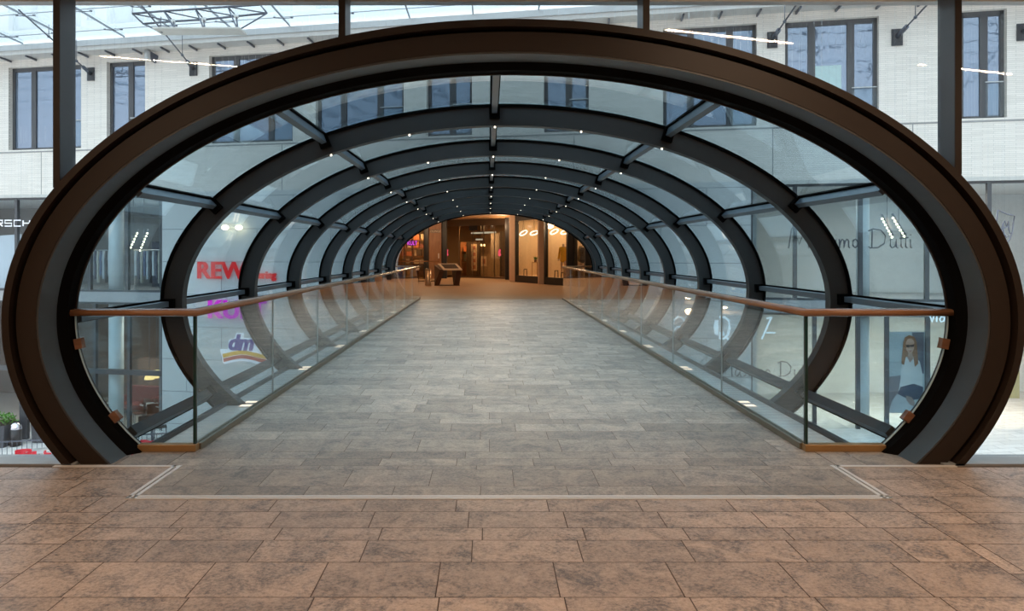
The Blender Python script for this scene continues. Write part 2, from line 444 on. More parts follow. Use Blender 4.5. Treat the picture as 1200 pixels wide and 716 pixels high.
# ------------------------------------------------------------------ side ledges, ledge lights
for s, xe, nm in ((-1, XL, 'left'), (1, XR, 'right')):
    xo = xe + s * 0.36
    xa, xb = sorted((xe + s * 0.055, xo))
    pl = MB(); y = 6.24
    while y < YE - 0.3:
        pl.bx(xa, xb, y, min(y + 0.124, YE - 0.02), -0.03, 0.0); y += 0.132
    lg = thing('floor_ledge', 'pale frosted glass ledge outside the %s balustrade' % nm, 'ledge', (xe, 6.2, 0))
    pl.build('ledge_glass', frost, lg)
    MB().bx(xo, xo + s * 0.035, 6.22, YE - 0.02, -0.08, 0.045).build('edge_bar', ribm, lg)
    MB().bx(xa, xb, 6.22, YE - 0.02, -0.07, -0.031).build('support_tray', ribm, lg)
    for i, y in enumerate(RY):
        tl = thing('ledge_light', 'warm floor light by the foot of the %s rib, outside the %s balustrade' % (ORD[i], nm), 'light', (xe + s * 0.14, y, 0), 'floor lights along the ledges')
        for dy in (-0.095, 0.095):
            x0 = xe + s * 0.075
            fr_ = MB().bx(x0, x0 + s * 0.145, y + dy - 0.05, y + dy + 0.05, 0.0, 0.008).build('lamp_frame', alu, tl)
            MB().bx(x0 + s * 0.012, x0 + s * 0.133, y + dy - 0.04, y + dy + 0.04, 0.0085, 0.011).build('lens', emit('ledge_lamp_glow', (1.0, 0.84, 0.66), 1.5), fr_)

# ------------------------------------------------------------------ balustrades
RAILZ = 1.115
div_y = [6.16, 8.35, 10.55, 12.75, 14.95, 17.15, 19.35, 21.55, 23.75, 25.95]
def handrail(mb, pts):
    """flat oval wooden rail through points"""
    sec = [(-0.055, 0.0), (-0.048, 0.022), (-0.02, 0.032), (0.02, 0.032), (0.048, 0.022), (0.055, 0.0), (0.045, -0.022), (0.015, -0.03), (-0.015, -0.03), (-0.045, -0.022)]
    k = len(sec); vs = []
    P = [Vector(p) for p in pts]
    for i, p in enumerate(P):
        d0 = (P[i] - P[i - 1]).normalized() if i else None
        d1 = (P[i + 1] - P[i]).normalized() if i < len(P) - 1 else None
        if d0 is None: d0 = d1
        if d1 is None: d1 = d0
        b = (d0 + d1).normalized(); s = b.cross(Vector((0, 0, 1))).normalized()
        sc = 1 / max(0.3, b.dot(d0))
        vs += [p + s * u * sc + Vector((0, 0, w)) for u, w in sec]
    n = len(P)
    fs = [(i * k + j, i * k + (j + 1) % k, (i + 1) * k + (j + 1) % k, (i + 1) * k + j) for i in range(n - 1) for j in range(k)]
    o = len(mb.v); mb.add(vs, fs, True)
    mb.f.append([o + j for j in range(k)]); mb.smooth.append(False)
    mb.f.append([o + (n - 1) * k + j for j in reversed(range(k))]); mb.smooth.append(False)
    return mb
def inner_x(z, s):                                    # where the entrance frame's opening stands at height z
    a, b = A0 - 0.305, B0 - 0.305
    q = max(0, 1 - ((z - CZ) / b) ** 2)
    return CX + s * a * math.sqrt(q)
for s, xe, nm in ((-1, XL, 'left'), (1, XR, 'right')):
    ba = thing('balustrade', 'glass balustrade with wooden handrail along the %s edge of the bridge' % nm, 'balustrade', (xe, 6.16, 0), 'balustrades of the bridge')
    for i in range(len(div_y) - 1):
        y0, y1 = div_y[i] + (0.006 if i else 0.0), div_y[i + 1] - 0.006
        gp = MB().bx(xe - 0.008, xe + 0.008, y0, y1, 0.05, RAILZ - 0.03).build('glass_panel', rail_glass, ba)
        e = MB().bx(xe - 0.0085, xe + 0.0085, y0 - 0.002, y0 + 0.003, 0.05, RAILZ - 0.03)
        e.build('glass_edge', edge_glass if i == 0 else paint('glass_edge_pale', (0.30, 0.36, 0.36), 0.2), gp)
    # front return panel, its outer edge following the arch opening
    zs = [0.05 + (RAILZ - 0.08) * k / 20 for k in range(21)]
    poly = [(xe, 0.05)] + [(inner_x(z, s) - s * 0.012, z) for z in zs] + [(xe, RAILZ - 0.03)]
    rp = MB().prism(poly, lambda u, w, d: Vector((u, d, w)), 6.135, 6.15).build('return_panel', rail_glass, ba)
    MB().bx(xe - 0.012, xe + 0.012, 6.132, 6.158, 0.05, RAILZ - 0.03).build('corner_edge', edge_glass, rp)
    ed = MB()
    for k in range(20):
        ed.bar((inner_x(zs[k], s) - s * 0.014, 6.142, zs[k]), (inner_x(zs[k + 1], s) - s * 0.014, 6.142, zs[k + 1]), 0.015, 0.007)
    ed.build('glass_edge', paint('glass_edge_white', (0.42, 0.52, 0.54), 0.2), rp)
    xi = inner_x(0.05, s)
    xa, xb = sorted((xe - s * 0.02, xi - s * 0.01))
    MB().bx(xa, xb, 6.10, 6.18, 0.0, 0.055).build('front_channel', brass, ba, 0.004)
    MB().bx(xe - 0.035, xe + 0.035, 6.18, YE, 0.0, 0.05).build('base_channel', olive, ba, 0.004)
    hr = MB(); handrail(hr, [(inner_x(RAILZ, s) + s * 0.03, 6.14, RAILZ), (xe, 6.14, RAILZ), (xe, 25.95, RAILZ), (xe + s * 1.35, 26.9, RAILZ)])
    hr.build('handrail', handw, ba)
    for z in (0.86, 0.26):
        x = inner_x(z, s)
        t = math.atan2((z - CZ) / (B0 - .3), (x - CX) / (A0 - .3))
        nrm = Vector((math.cos(t) / (A0 - .3), 0, math.sin(t) / (B0 - .3))).normalized()
        MB().bar(Vector((x, 6.142, z)) + nrm * 0.025, Vector((x, 6.142, z)) - nrm * 0.055, 0.06, 0.085, nrm.cross(Vector((0, 1, 0)))).build('clamp', wood('clamp_wood', (0.13, 0.06, 0.035), (0.24, 0.12, 0.065)), ba, 0.004)
    gp = MB().bar((xe + s * .03, 25.98, 0.56), (xe + s * 1.35, 26.9, 0.56), 0.014, 1.02).build('return_panel', rail_glass, ba)
    MB().bar((xe + s * .03, 25.98, 0.025), (xe + s * 1.35, 26.9, 0.025), 0.06, 0.05).build('base_channel', olive, ba)

# ------------------------------------------------------------------ hall curtain wall, mullions, hall shell
def wall_hole(x0, x1, z0, z1, a, b, fn, th, n=120, cx=CX, cz=CZ, holes=()):
    """wall plate from (x0,z0) to (x1,z1) with an oval and rectangular openings cut out"""
    xs = set([x0, x1] + [x0 + (x1 - x0) * i / n for i in range(n + 1)])
    for h in holes:
        for q in (h[0], h[1]):
            if x0 < q < x1: xs.add(q)
    if a:
        for i in range(61):
            q = cx - a + 2 * a * (0.5 - 0.5 * math.cos(PI * i / 60))
            if x0 < q < x1: xs.add(q)
    xs = sorted(xs); mb = MB()
    def spans(x):
        sp = [(z0, z1)]; cuts = []
        if a and abs(x - cx) < a:
            h = b * math.sqrt(max(0, 1 - ((x - cx) / a) ** 2)); cuts.append((cz - h, cz + h))
        return sp, cuts
    def sub(sp, c):
        out = []
        for (p, q) in sp:
            if c[1] <= p or c[0] >= q: out.append((p, q)); continue
            if c[0] > p: out.append((p, c[0]))
            if c[1] < q: out.append((c[1], q))
        return out
    for xa, xb in zip(xs[:-1], xs[1:]):
        if xb - xa < 1e-6: continue
        xm = (xa + xb) / 2
        sp = [(z0, z1)]
        for h in holes:
            if h[0] - 1e-6 <= xa and xb <= h[1] + 1e-6: sp = sub(sp, (h[2], h[3]))
        if a and abs(xm - cx) < a:
            ha = b * math.sqrt(max(0, 1 - ((xa - cx) / a) ** 2)) if abs(xa - cx) < a else 0
            hb = b * math.sqrt(max(0, 1 - ((xb - cx) / a) ** 2)) if abs(xb - cx) < a else 0
            for (p, q) in sp:
                lo0, lo1 = cz - ha, cz - hb; hi0, hi1 = cz + ha, cz + hb
                if p < min(max(lo0, p), max(lo1, p)) or (p < lo0 and p < lo1):
                    quad(mb, fn, xa, xb, p, p, min(q, lo0), min(q, lo1), th)
                if q > hi0 and q > hi1:
                    quad(mb, fn, xa, xb, max(p, hi0), max(p, hi1), q, q, th)
        else:
            for (p, q) in sp: quad(mb, fn, xa, xb, p, p, q, q, th)
    return mb
def quad(mb, fn, xa, xb, pa, pb, qa, qb, th):
    c = [(xa, pa), (xb, pb), (xb, qb), (xa, qa)]
    mb.add([fn(u, w, 0) for u, w in c] + [fn(u, w, th) for u, w in c],
           [(0, 1, 2, 3), (7, 6, 5, 4), (0, 4, 5, 1), (1, 5, 6, 2), (2, 6, 7, 3), (3, 7, 4, 0)])

MX = [-5.45, -3.248, -1.10, 1.19, 3.538, 5.75]          # mullion centres
def plane_hall(u, w, d): return Vector((u, 5.90 + d, w))
ga, gb = A0 - 0.02, B0 - 0.02
for i, (a, b) in enumerate(zip([-10] + MX, MX + [10])):
    m = MB()
    full = wall_hole(a + 0.03, b - 0.03, 0.015, 3.60, ga, gb, plane_hall, 0.012, 40)
    # the sheet is one pane: drop the inner faces between strips
    o = full.build('window_%d' % (i + 1), hall_glass)
    bm = bmesh.new(); bm.from_mesh(o.data)
    bmesh.ops.remove_doubles(bm, verts=bm.verts[:], dist=1e-5)
    seen = {}
    for f in bm.faces: seen.setdefault(tuple(sorted(v.index for v in f.verts)), []).append(f)
    bmesh.ops.delete(bm, geom=[f for L in seen.values() if len(L) > 1 for f in L], context='FACES')
    bm.to_mesh(o.data); bm.free()
    struct(o, 'tall clear pane of the curtain wall')
for i, x in enumerate(MX):
    q = 1 - ((x - CX) / A0) ** 2
    zb = CZ + B0 * math.sqrt(q) - 0.01 if q > 0 else 0.0
    o = MB().bx(x - 0.024, x + 0.024, 5.72, 5.94, zb, 3.85).build('trim_%d' % (i + 2), mullm, None, 0.004)
    struct(o, 'dark upright mullion of the curtain wall')
    struct(MB().bx(x - 0.025, x + 0.025, 5.712, 5.72, zb, 3.85).build('mullion_lit_face', bronze, o))  # brown strip paints warm hall light onto the mullion's front
for a, b, nm in ((-10, -3.1, 'left'), (3.42, 10, 'right')):
    struct(MB().bx(a, b, 5.70, 5.97, -0.01, 0.014).build('baseboard_' + nm, paint('sill_grey', (0.30, 0.32, 0.33), 0.4, 0.2)), 'pale grey sill rail under the curtain wall')
struct(MB().bx(-10, 10, 5.97, 6.07, 3.575, 3.86).build('trim_9', white), 'pale transom across the top of the curtain wall')
hallw = paint('hall_wall', (0.45, 0.36, 0.28), 0.7)
struct(MB().bx(-10, 10, -8, 5.96, 3.85, 3.95).build('ceiling', paint('hall_ceiling', (0.62, 0.55, 0.47), 0.8)))
struct(MB().bx(-10.2, -10, -8, 5.96, -0.3, 3.95).build('wall_left', hallw))
struct(MB().bx(10, 10.2, -8, 5.96, -0.3, 3.95).build('wall_right', hallw))
struct(MB().bx(-10.2, 10.2, -8.2, -8, -0.3, 3.95).build('wall_back', hallw))

# ------------------------------------------------------------------ the building across the court
AL = R(12)
BY = 26.75
UX, UY = math.cos(AL), -math.sin(AL)
def fp(u, w, d):                                     # along the facade, up, towards the viewer
    return Vector((u * UX - d * math.sin(AL), BY + u * UY - d * math.cos(AL), w))
def fu(px):                                          # photograph column -> facade coordinate
    k = (px - VX) / F
    return k * BY / (UX - k * UY)
def fz(px, py):
    u = fu(px); y = BY + u * UY
    return HC - (py - VY) * y / F
FROT = -AL
def ground(x): return -5.6 + (x + 18) * 0.0523

brickm = brick_mat('long_pale_brick', (0.92, 0.855, 0.78), (0.83, 0.77, 0.70), (0.66, 0.61, 0.55), 0.6, 0.062, 0.006)
panelm = brick_mat('pale_wall_panel', (0.66, 0.66, 0.64), (0.63, 0.63, 0.62), (0.28, 0.28, 0.29), 2.9, 1.25, 0.012, 0.5)
winfr = paint('window_frame_grey', (0.085, 0.085, 0.09), 0.5)
wglass = None
def win_glass():
    m, nt, out = nodes_of('reflecting_window_glass')
    d = N(nt, 'ShaderNodeBsdfPrincipled', Roughness=0.3); d.inputs['Base Color'].default_value = (0.10, 0.14, 0.20, 1)
    tc = N(nt, 'ShaderNodeTexCoord'); nz = N(nt, 'ShaderNodeTexNoise', Scale=0.9, Detail=3.0)
    bp = N(nt, 'ShaderNodeBump', Strength=0.15, Distance=0.08)
    nt.links.new(tc.outputs['Object'], nz.inputs['Vector']); nt.links.new(nz.outputs['Fac'], bp.inputs['Height'])
    g = N(nt, 'ShaderNodeBsdfGlossy', Roughness=0.02); g.inputs[0].default_value = (0.72, 0.82, 1.0, 1)
    nt.links.new(bp.outputs[0], g.inputs['Normal'])
    mx = N(nt, 'ShaderNodeMixShader'); mx.inputs[0].default_value = 0.30
    nt.links.new(d.outputs[0], mx.inputs[1]); nt.links.new(g.outputs[0], mx.inputs[2]); nt.links.new(mx.outputs[0], out.inputs[0])
    return m
wglass = win_glass()
ZS, ZWB, ZWT, ZC = 3.94, 5.76, 9.12, 9.40            # shop header, window sill, window head, cornice
wins = [(-90, -45), (10, 95), (125, 170), (245, 343), (370, 473), (500, 553), (637, 690), (777, 887), (920, 1030), (1127, 1180), (1215, 1310)]
WU = [(fu(a), fu(b)) for a, b in wins]
UL, UR = -27.0, 23.0
wf = wall_hole(UL, UR, ZS, ZC, 0, 0, lambda u, w, d: fp(u, w, -d), 0.35, 1, holes=[(a, b, ZWB, ZWT) for a, b in WU])
struct(wf.build('wall_facade_brick', brickm), 'pale long-brick upper wall across the court')
struct(MB().prism([(UL, 5.64), (UR, 5.64), (UR, 5.69), (UL, 5.69)], lambda u, w, d: fp(u, w, d), -0.02, 0.015).build('trim_10', paint('joint_grey', (0.35, 0.34, 0.33), 0.7)))
for k, (a, b) in enumerate(((UL, fu(190)), (fu(880), UR))):
    struct(MB().prism([(a, ZS - 0.12), (b, ZS - 0.12), (b, ZS), (a, ZS)], fp, -0.3, 0.06).build('trim_%d' % (40 + k), paint('header_stone', (0.62, 0.60, 0.56), 0.7)))
jt = MB()
for px in (48, 330, 672, 905, 1069):
    u = fu(px); jt.prism([(u, ZS), (u + 0.03, ZS), (u + 0.03, 5.64), (u, 5.64)], lambda a, w, d: fp(a, w, d), -0.01, 0.006)
struct(jt.build('trim_12', paint('joint_grey', (0.35, 0.34, 0.33))))
# cornice: soffit and gutter under the glass roof
struct(MB().prism([(UL, ZC), (UR, ZC), (UR, ZC + 0.16), (UL, ZC + 0.16)], lambda u, w, d: fp(u, w, d), -0.35, 0.75).build('trim_13', paint('cornice_grey', (0.60, 0.58, 0.55), 0.6)))
struct(MB().prism([(UL, ZC + 0.16), (UR, ZC + 0.16), (UR, ZC + 0.38), (UL, ZC + 0.38)], lambda u, w, d: fp(u, w, d), 0.45, 0.80).build('trim_14', pale))
for k, u in enumerate([UL + 1.2 * i for i in range(42)]):
    if -24 < u < 20:
        o = MB().bar(fp(u, ZC - 0.05, 0.02), fp(u + 0.05, ZC - 0.02, 0.62), 0.05, 0.07).build('cornice_bracket', darkst)
        struct(o)
# windows
for i, (a, b) in enumerate(WU):
    wide = (b - a) > 2.2
    w = MB(); fwd = -0.20
    nb = 3 if wide else 2
    edges = [a] + [a + (b - a) * (0.30, 0.72)[k] if wide else a + (b - a) * 0.55 for k in range(nb - 1)] + [b]
    def rect(mb, u0, u1, z0, z1, d0, d1): mb.prism([(u0, z0), (u1, z0), (u1, z1), (u0, z1)], fp, d0, d1)
    rect(w, a, b, ZWT - 0.16, ZWT, fwd - 0.08, fwd); rect(w, a, b, ZWB, ZWB + 0.10, fwd - 0.08, fwd)
    rect(w, a, a + 0.12, ZWB, ZWT, fwd - 0.08, fwd); rect(w, b - 0.12, b, ZWB, ZWT, fwd - 0.08, fwd)
    for e in edges[1:-1]: rect(w, e - 0.11, e + 0.11, ZWB, ZWT, fwd - 0.08, fwd + 0.01)
    wo = w.build('window_%d' % (i + 10), winfr)
    struct(wo, 'dark framed window in the pale brick wall')
    for k in range(nb):
        u0, u1 = edges[k] + 0.1, edges[k + 1] - 0.1
        g = MB(); rect(g, u0, u1, ZWB + 0.08, ZWT - 0.14, fwd - 0.06, fwd - 0.04); struct(g.build('pane', wglass, wo))
    bl = MB(); rect(bl, edges[-2] + 0.02, b - 0.02, ZWB + 0.05, ZWB + 1.12, fwd + 0.06, fwd + 0.08)
    bo = struct(bl.build('guard_glass', shop_glass, wo))
    tr = MB(); rect(tr, edges[-2] + 0.02, b - 0.02, ZWB + 1.12, ZWB + 1.15, fwd + 0.05, fwd + 0.09); struct(tr.build('guard_rail', pale, bo))
# blind behind a pane of the wide window above right of the arch
u0 = fu(952); u1 = fu(988)
tag(MB().prism([(u0, fz(970, 108)), (u1, fz(970, 108)), (u1, fz(970, 75)), (u0, fz(970, 75))], fp, -0.235, -0.222).build('window_blind', paint('blind_mint', (0.50, 0.66, 0.66), 0.7)), 'pale mint blind sheet in the wide window above the right of the arch', 'blind')

# shop level. left part: glazed shops; centre: pale panel wall round the bridge; right: glazed shop
UA, UB2 = fu(190), fu(880)
wl = wall_hole(UA, UB2, -6.6, ZS, RA + 0.06, RB + 0.06, lambda u, w, d: fp(u, w, -d), 0.30, 60, cx=CX + 0.03, cz=CZ, holes=())
struct(wl.build('wall_facade_panels', panelm), 'pale panelled wall around the far end of the bridge')
slabm = paint('slab_edge', (0.36, 0.36, 0.36), 0.6)
shopin = paint('shop_interior_wall', (0.24, 0.235, 0.23), 0.8)
cafein = paint('cafe_wall_brown', (0.13, 0.085, 0.06), 0.8)
shopin2 = paint('shop_interior_pale', (0.72, 0.72, 0.70), 0.8)
shopfl = paint('shop_floor', (0.33, 0.30, 0.27), 0.5)
ZFL = {'left': -5.42, 'right': -4.15}
for nm, a, b, back in (('left', UL, UA, shopin), ('right', UB2, UR, shopin2)):
    zf = ZFL[nm]
    def bxf(u0, u1, z0, z1, d0, d1): return MB().prism([(u0, z0), (u1, z0), (u1, z1), (u0, z1)], fp, d0, d1)
    struct(bxf(a, b, -0.35, 0.05, -6.0, 0.03).build('floor_shop_upper_' + nm, slabm))
    struct(bxf(a, b, -0.35, ZS, -6.2, -6.0).build('wall_shop_back_' + nm, back))
    struct(bxf(a, b, -6.9, -0.35, -6.2, -6.0).build('wall_cafe_back_' + nm, cafein if nm == 'left' else shopin2))
    struct(bxf(a, b, ZS - 0.14, ZS - 0.05, -6.0, -0.35).build('ceiling_shop_' + nm, shopin2))
    struct(bxf(a, a + 0.2, -6.9, ZS - 0.15, -6.0, -0.1).build('wall_shop_side_' + nm, back))
    struct(bxf(b - 0.2, b, -6.9, ZS - 0.15, -6.0, -0.1).build('wall_shop_side_far_' + nm, back))
    struct(bxf(a, b, zf - 0.3, zf, -6.0, 0.02).build('floor_shop_lower_' + nm, shopfl))
n_win = 30
def shopfront(u0, u1, z0, z1, cuts, gl=None, fm=None, w=0.06, bar=None):
    global n_win
    m = MB()
    def rect(mb, a, b, c, d, d0, d1): mb.prism([(a, c), (b, c), (b, d), (a, d)], fp, d0, d1)
    us = [u0] + cuts + [u1]
    for u in us: rect(m, u - w, u + w, z0, z1, -0.16, -0.02)
    rect(m, u0, u1, z1 - 0.08, z1, -0.15, -0.03); rect(m, u0, u1, z0, z0 + 0.08, -0.15, -0.03)
    if bar: rect(m, u0, u1, bar - .10, bar + .10, -0.17, -0.01)
    o = struct(m.build('window_%d' % n_win, fm or winfr), 'tall glazed shop front'); n_win += 1
    for a, b in zip(us[:-1], us[1:]):
        g = MB(); rect(g, a + w, b - w, z0 + 0.08, z1 - 0.08, -0.10, -0.085); struct(g.build('pane', gl or shop_glass, o))
    return o
shopfront(UL, UA, 0.05, ZS - 0.12, [fu(x) for x in (-160, -70, 18, 104, 148)])
shopfront(UL, UA, -6.6, -0.35, [fu(x) for x in (-120, -30, 60, 110, 150)], bar=-3.1)
shopfront(UB2, UR, 0.05, ZS - 0.12, [fu(x) for x in (932, 1009, 1087, 1160, 1235)])
shopfront(UB2, UR, -6.6, -0.35, [fu(x) for x in (955, 1006, 1040, 1088, 1160, 1240)])
# round column in front of the shop on the left
def colm(px, name, label, r=0.28, d=-0.5):
    c = fp(fu(px), 0, d); z0 = -6.7
    o = MB().lathe([(r, z0), (r, -0.36)], (c.x, c.y, 0), 20).build(name, white); struct(o, label)
    struct(MB().lathe([(r, 0.06), (r, ZS - 0.15)], (c.x, c.y, 0), 20).build(name, white, o))
colm(126, 'column_shop', 'pale round column behind the left shop glass')
colm(1016, 'column_shop', 'pale round column behind the right shop glass', 0.20)
# shop furnishings upper left: rails of clothes, dark counter
clothcols = [(0.75, 0.75, 0.75), (0.10, 0.11, 0.16), (0.55, 0.50, 0.42), (0.16, 0.20, 0.32), (0.62, 0.64, 0.66), (0.06, 0.06, 0.07)]
def garment(u, ztop, d, h, w, colr, label, group):
    m = MB()
    prof = [(-.5, 0), (-.42, .62), (-.62, .60), (-.74, .70), (-.30, .97), (-.10, 1.0), (.10, 1.0), (.30, .97), (.74, .70), (.62, .60), (.42, .62), (.5, 0)]
    m.prism([(u + p * w * 0.6, ztop - h + q * h) for p, q in prof], fp, d - 0.05, d + 0.05)
    o = m.build('hanging_shirt', paint('cloth_%d' % clothcols.index(colr), colr, 0.9, 0, 0.15, 8), None, 0.0, org=fp(u, ztop, d))
    return tag(o, label, 'shirt', group)
def clothes_rack(u0, u1, d, lab, n, zb=0.05, side='left'):
    t = thing('clothes_rack', lab, 'clothes rack', fp((u0 + u1) / 2, zb, d))
    for u in (u0, u1):
        MB().tube([fp(u, zb, d), fp(u, zb + 1.65, d)], 0.025, 8).build('upright', steel, t)
        MB().tube([fp(u, zb + 0.025, d - .3), fp(u, zb + 0.025, d + .3)], 0.025, 8).build('foot', steel, t)
    MB().tube([fp(u0, zb + 1.65, d), fp(u1, zb + 1.65, d)], 0.025, 8).build('rail', steel, t)
    for k in range(n):
        u = u0 + (u1 - u0) * (k + 0.5) / n
        garment(u, zb + 1.62, d, 1.0 + 0.15 * (k % 3), (u1 - u0) / n * 0.95, clothcols[k % 6], 'shirt hanging on a rack behind the %s upper shop glass' % side, 'shirts on the %s upper shop racks' % side)
clothes_rack(fu(86), fu(116), -1.0, 'steel clothes rack behind the left upper shop glass, left of the round column', 9)
clothes_rack(fu(138), fu(184), -1.0, 'steel clothes rack behind the left upper shop glass, right of the round column', 13)
clothes_rack(fu(-14), fu(20), -1.4, 'steel clothes rack behind the shop glass at the left edge of the photo', 8)
cb = thing('shop_cabinet', 'long dark navy cabinet at the back of the left upper shop', 'cabinet', fp(fu(150), 0.05, -4.5))
MB().prism([(fu(95), 0.05), (fu(180), 0.05), (fu(180), 2.1), (fu(95), 2.1)], fp, -5.0, -4.4).build('body', paint('navy_cabinet', (0.035, 0.045, 0.075), 0.6), cb)
for k in range(4):
    a = fu(95) + (fu(180) - fu(95)) * k / 4
    MB().prism([(a + .05, 0.2), (a + (fu(180) - fu(95)) / 4 - .05, 0.2), (a + (fu(180) - fu(95)) / 4 - .05, 2.0), (a + .05, 2.0)], fp, -4.4, -4.36).build('door', paint('navy_door', (0.05, 0.06, 0.10), 0.5), cb)
bulbm = emit('warm_bulb', (1.0, 0.80, 0.48), 14.0)
def bulb_row(px0, py0, px1, py1, n, d, lab, r=0.034):
    t = thing('lamp_row', lab, 'lamp', fp(fu((px0 + px1) / 2), fz((px0 + px1) / 2, (py0 + py1) / 2), d), 'double rows of bulbs in the shop windows')
    p0 = fp(fu(px0), fz(px0, py0), d); p1 = fp(fu(px1), fz(px1, py1), d)
    MB().bar(p0 + Vector((0, 0, .10)), p1 + Vector((0, 0, .10)), 0.08, 0.05).build('lamp_bar', darkst, t)
    top = Vector((p0.x, p0.y, 0)) * .5 + Vector((p1.x, p1.y, 0)) * .5
    MB().tube([(top.x, top.y, (p0.z + p1.z) / 2 + .1), (top.x, top.y, ZS - 0.15)], 0.012, 6).build('hanger', darkst, t)
    for k in range(n):
        p = p0.lerp(p1, (k + 0.5) / n); MB().ball(p, r, 6).build('bulb', bulbm, t)
bulb_row(142, 271, 131, 295, 7, -1.0, 'slanted row of warm bulbs in the left shop window, nearer the arch')
bulb_row(154, 271, 144, 295, 7, -1.0, 'slanted row of warm bulbs in the left shop window, farther from the arch')
bulb_row(1044, 253, 1058, 279, 7, -1.0, 'slanted row of warm bulbs in the right shop window, left of its pair')
bulb_row(1057, 252, 1073, 278, 7, -1.0, 'slanted row of warm bulbs in the right shop window, right of its pair')
for k, (px, py) in enumerate(((160, 256), (167, 255), (179, 254), (186, 254), (152, 262), (170, 267), (178, 269), (189, 267), (268, 267), (284, 267))):
    if px < 190:
        p = fp(fu(px), ZS - 0.17, -1.2 - (py - 250) * 0.12)
        t = thing('ceiling_spot', 'small warm ceiling spot in the left upper shop', 'light', p, 'ceiling spots in the left upper shop')
        MB().lathe([(0.07, -0.02), (0.08, 0.02)], p, 10).build('housing', darkst, t)
        MB().lathe([(0.055, -0.03), (0.055, -0.021)], p, 10).build('lens', bulbm, t)
    else:
        p = fp(fu(px), fz(px, py), 0.25)
        t = thing('wall_spot', 'small round wall lamp above the red store name, %s of two' % ('left' if px < 275 else 'right'), 'light', p, 'wall lamps over the red store name')
        MB().bar(p + Vector((0, .26, .02)), p + Vector((0, 0.05, .02)), 0.05, 0.04).build('arm', darkst, t)
        MB().ball(p, 0.11, 7, (1.25, 0.8, 0.8)).build('bulb', bulbm, t)
# ------------------------------------------------------------------ signs on the far building
redm = emit('red_letter_glow', (0.85, 0.045, 0.05), 0.9)
magm = emit('magenta_letter_glow', (0.80, 0.03, 0.75), 1.0)
whm = emit('white_letter_glow', (0.80, 0.90, 1.0), 1.1)
whb = emit('bright_letter_glow', (0.75, 0.90, 1.0), 1.4)
def ftext(name, body, mat, px, py_base, hpx, label, width=1.0, bold=0.0, d=0.10, ext=0.05, shear=0.0, align='LEFT'):
    u = fu(px); y = BY + u * UY
    size = hpx * y / F / 0.70
    o = text(name, body, mat, fp(u, fz(px, py_base), d), size, FROT, ext, bold, shear, None, width, align)
    return tag(o, label, 'sign')
ftext('store_sign', 'REWE', redm, 231.5, 326, 19.5, 'large red store name in capital letters on the pale wall', 1.06, 0.010, d=0.08)
ftext('store_sign', 'Biering', redm, 295.5, 326, 8.5, 'small red lettering beside the large red store name', 0.92, 0.01, d=0.08)
ftext('store_sign', 'KULT', magm, 244, 372, 21, 'magenta store name below the red lettering, behind the left handrail', 1.02, 0.015, d=0.08)
# blue and white drugstore sign with a wavy ribbon
dmt = thing('store_sign', 'white edged blue letters over a yellow and red ribbon', 'sign', fp(fu(282), fz(282, 410), 0.05))
def fpx(px, py, d): return fp(fu(px), fz(px, py), d)
def fpoly(pts, d0, d1, name, mat, parent=None):
    m = MB(); n = len(pts)
    m.add([fpx(x, y, d0) for x, y in pts] + [fpx(x, y, d1) for x, y in pts],
          [tuple(range(n)), tuple(reversed(range(n, 2 * n)))] + [(i, i + n, (i + 1) % n + n, (i + 1) % n) for i in range(n)])
    return m.build(name, mat, parent)
def wave(x): return 2.6 * math.sin((x - 268) / 10.0)
top = [(260 + 2 * k, 411.5 - wave(260 + 2 * k) * 1.0) for k in range(28)]
bot = [(x, y + 14 if x < 312 else y + 12) for x, y in top]
backing = [(259, 409)] + [(268, 409), (269, 398), (276, 396), (278, 390), (286, 390), (286, 396), (318, 396), (317, 407)] + [(x, y) for x, y in reversed(bot) if x > 262] + [(262, 424)]
fpoly(backing, 0.02, 0.06, 'backing', whm, dmt)
def ribbon(o0, o1, nm, m_): fpoly([(x + (o0 * .15), y + o0) for x, y in top[1:-1]] + [(x + o1 * .15, y + o1) for x, y in reversed(top[1:-1])], 0.062, 0.09, nm, m_, dmt)
ribbon(1.5, 6.2, 'yellow_ribbon', emit('yellow_glow', (0.85, 0.52, 0.04), 0.9))
ribbon(6.8, 11.0, 'red_ribbon', emit('ribbon_red_glow', (0.62, 0.14, 0.10), 0.8))
_u = fu(270); _y = BY + _u * UY
text('letters', 'dm', emit('blue_glow', (0.09, 0.08, 0.42), 0.8), fpx(268.5, 409, 0.10), 17.5 * _y / F / 0.70, FROT, 0.03, 0.03, 0.25, dmt, 1.0, 'LEFT')
# polyline lettering
def strokes(name, lab, polys, rpx, mat, d=0.08, px_ref=None):
    ref = px_ref or polys[0][0]
    u = fu(ref[0]); y = BY + u * UY
    m = MB()
    for pl in polys: m.tube([fpx(x, yy, d) for x, yy in pl], rpx * y / F, 6)
    o = m.build(name, mat, None, org=fpx(ref[0], ref[1], d))
    return tag(o, lab, 'sign')
def wide(ch, x, w, y0, y1):
    ym = (y0 + y1) / 2; x1 = x + w
    return {'P': [[(x, y1), (x, y0), (x1, y0), (x1, ym), (x, ym)]], 'O': [[(x, y0), (x1, y0), (x1, y1), (x, y1), (x, y0)]],
            'R': [[(x, y1), (x, y0), (x1, y0), (x1, ym), (x, ym)], [(x + w * .5, ym), (x1, y1)]],
            'S': [[(x1, y0), (x, y0), (x, ym), (x1, ym), (x1, y1), (x, y1)]], 'C': [[(x1, y0), (x, y0), (x, y1), (x1, y1)]],
            'H': [[(x, y0), (x, y1)], [(x1, y0), (x1, y1)], [(x, ym), (x1, ym)]], 'E': [[(x1, y0), (x, y0), (x, y1), (x1, y1)], [(x, ym), (x1, ym)]]}[ch]
pl = []
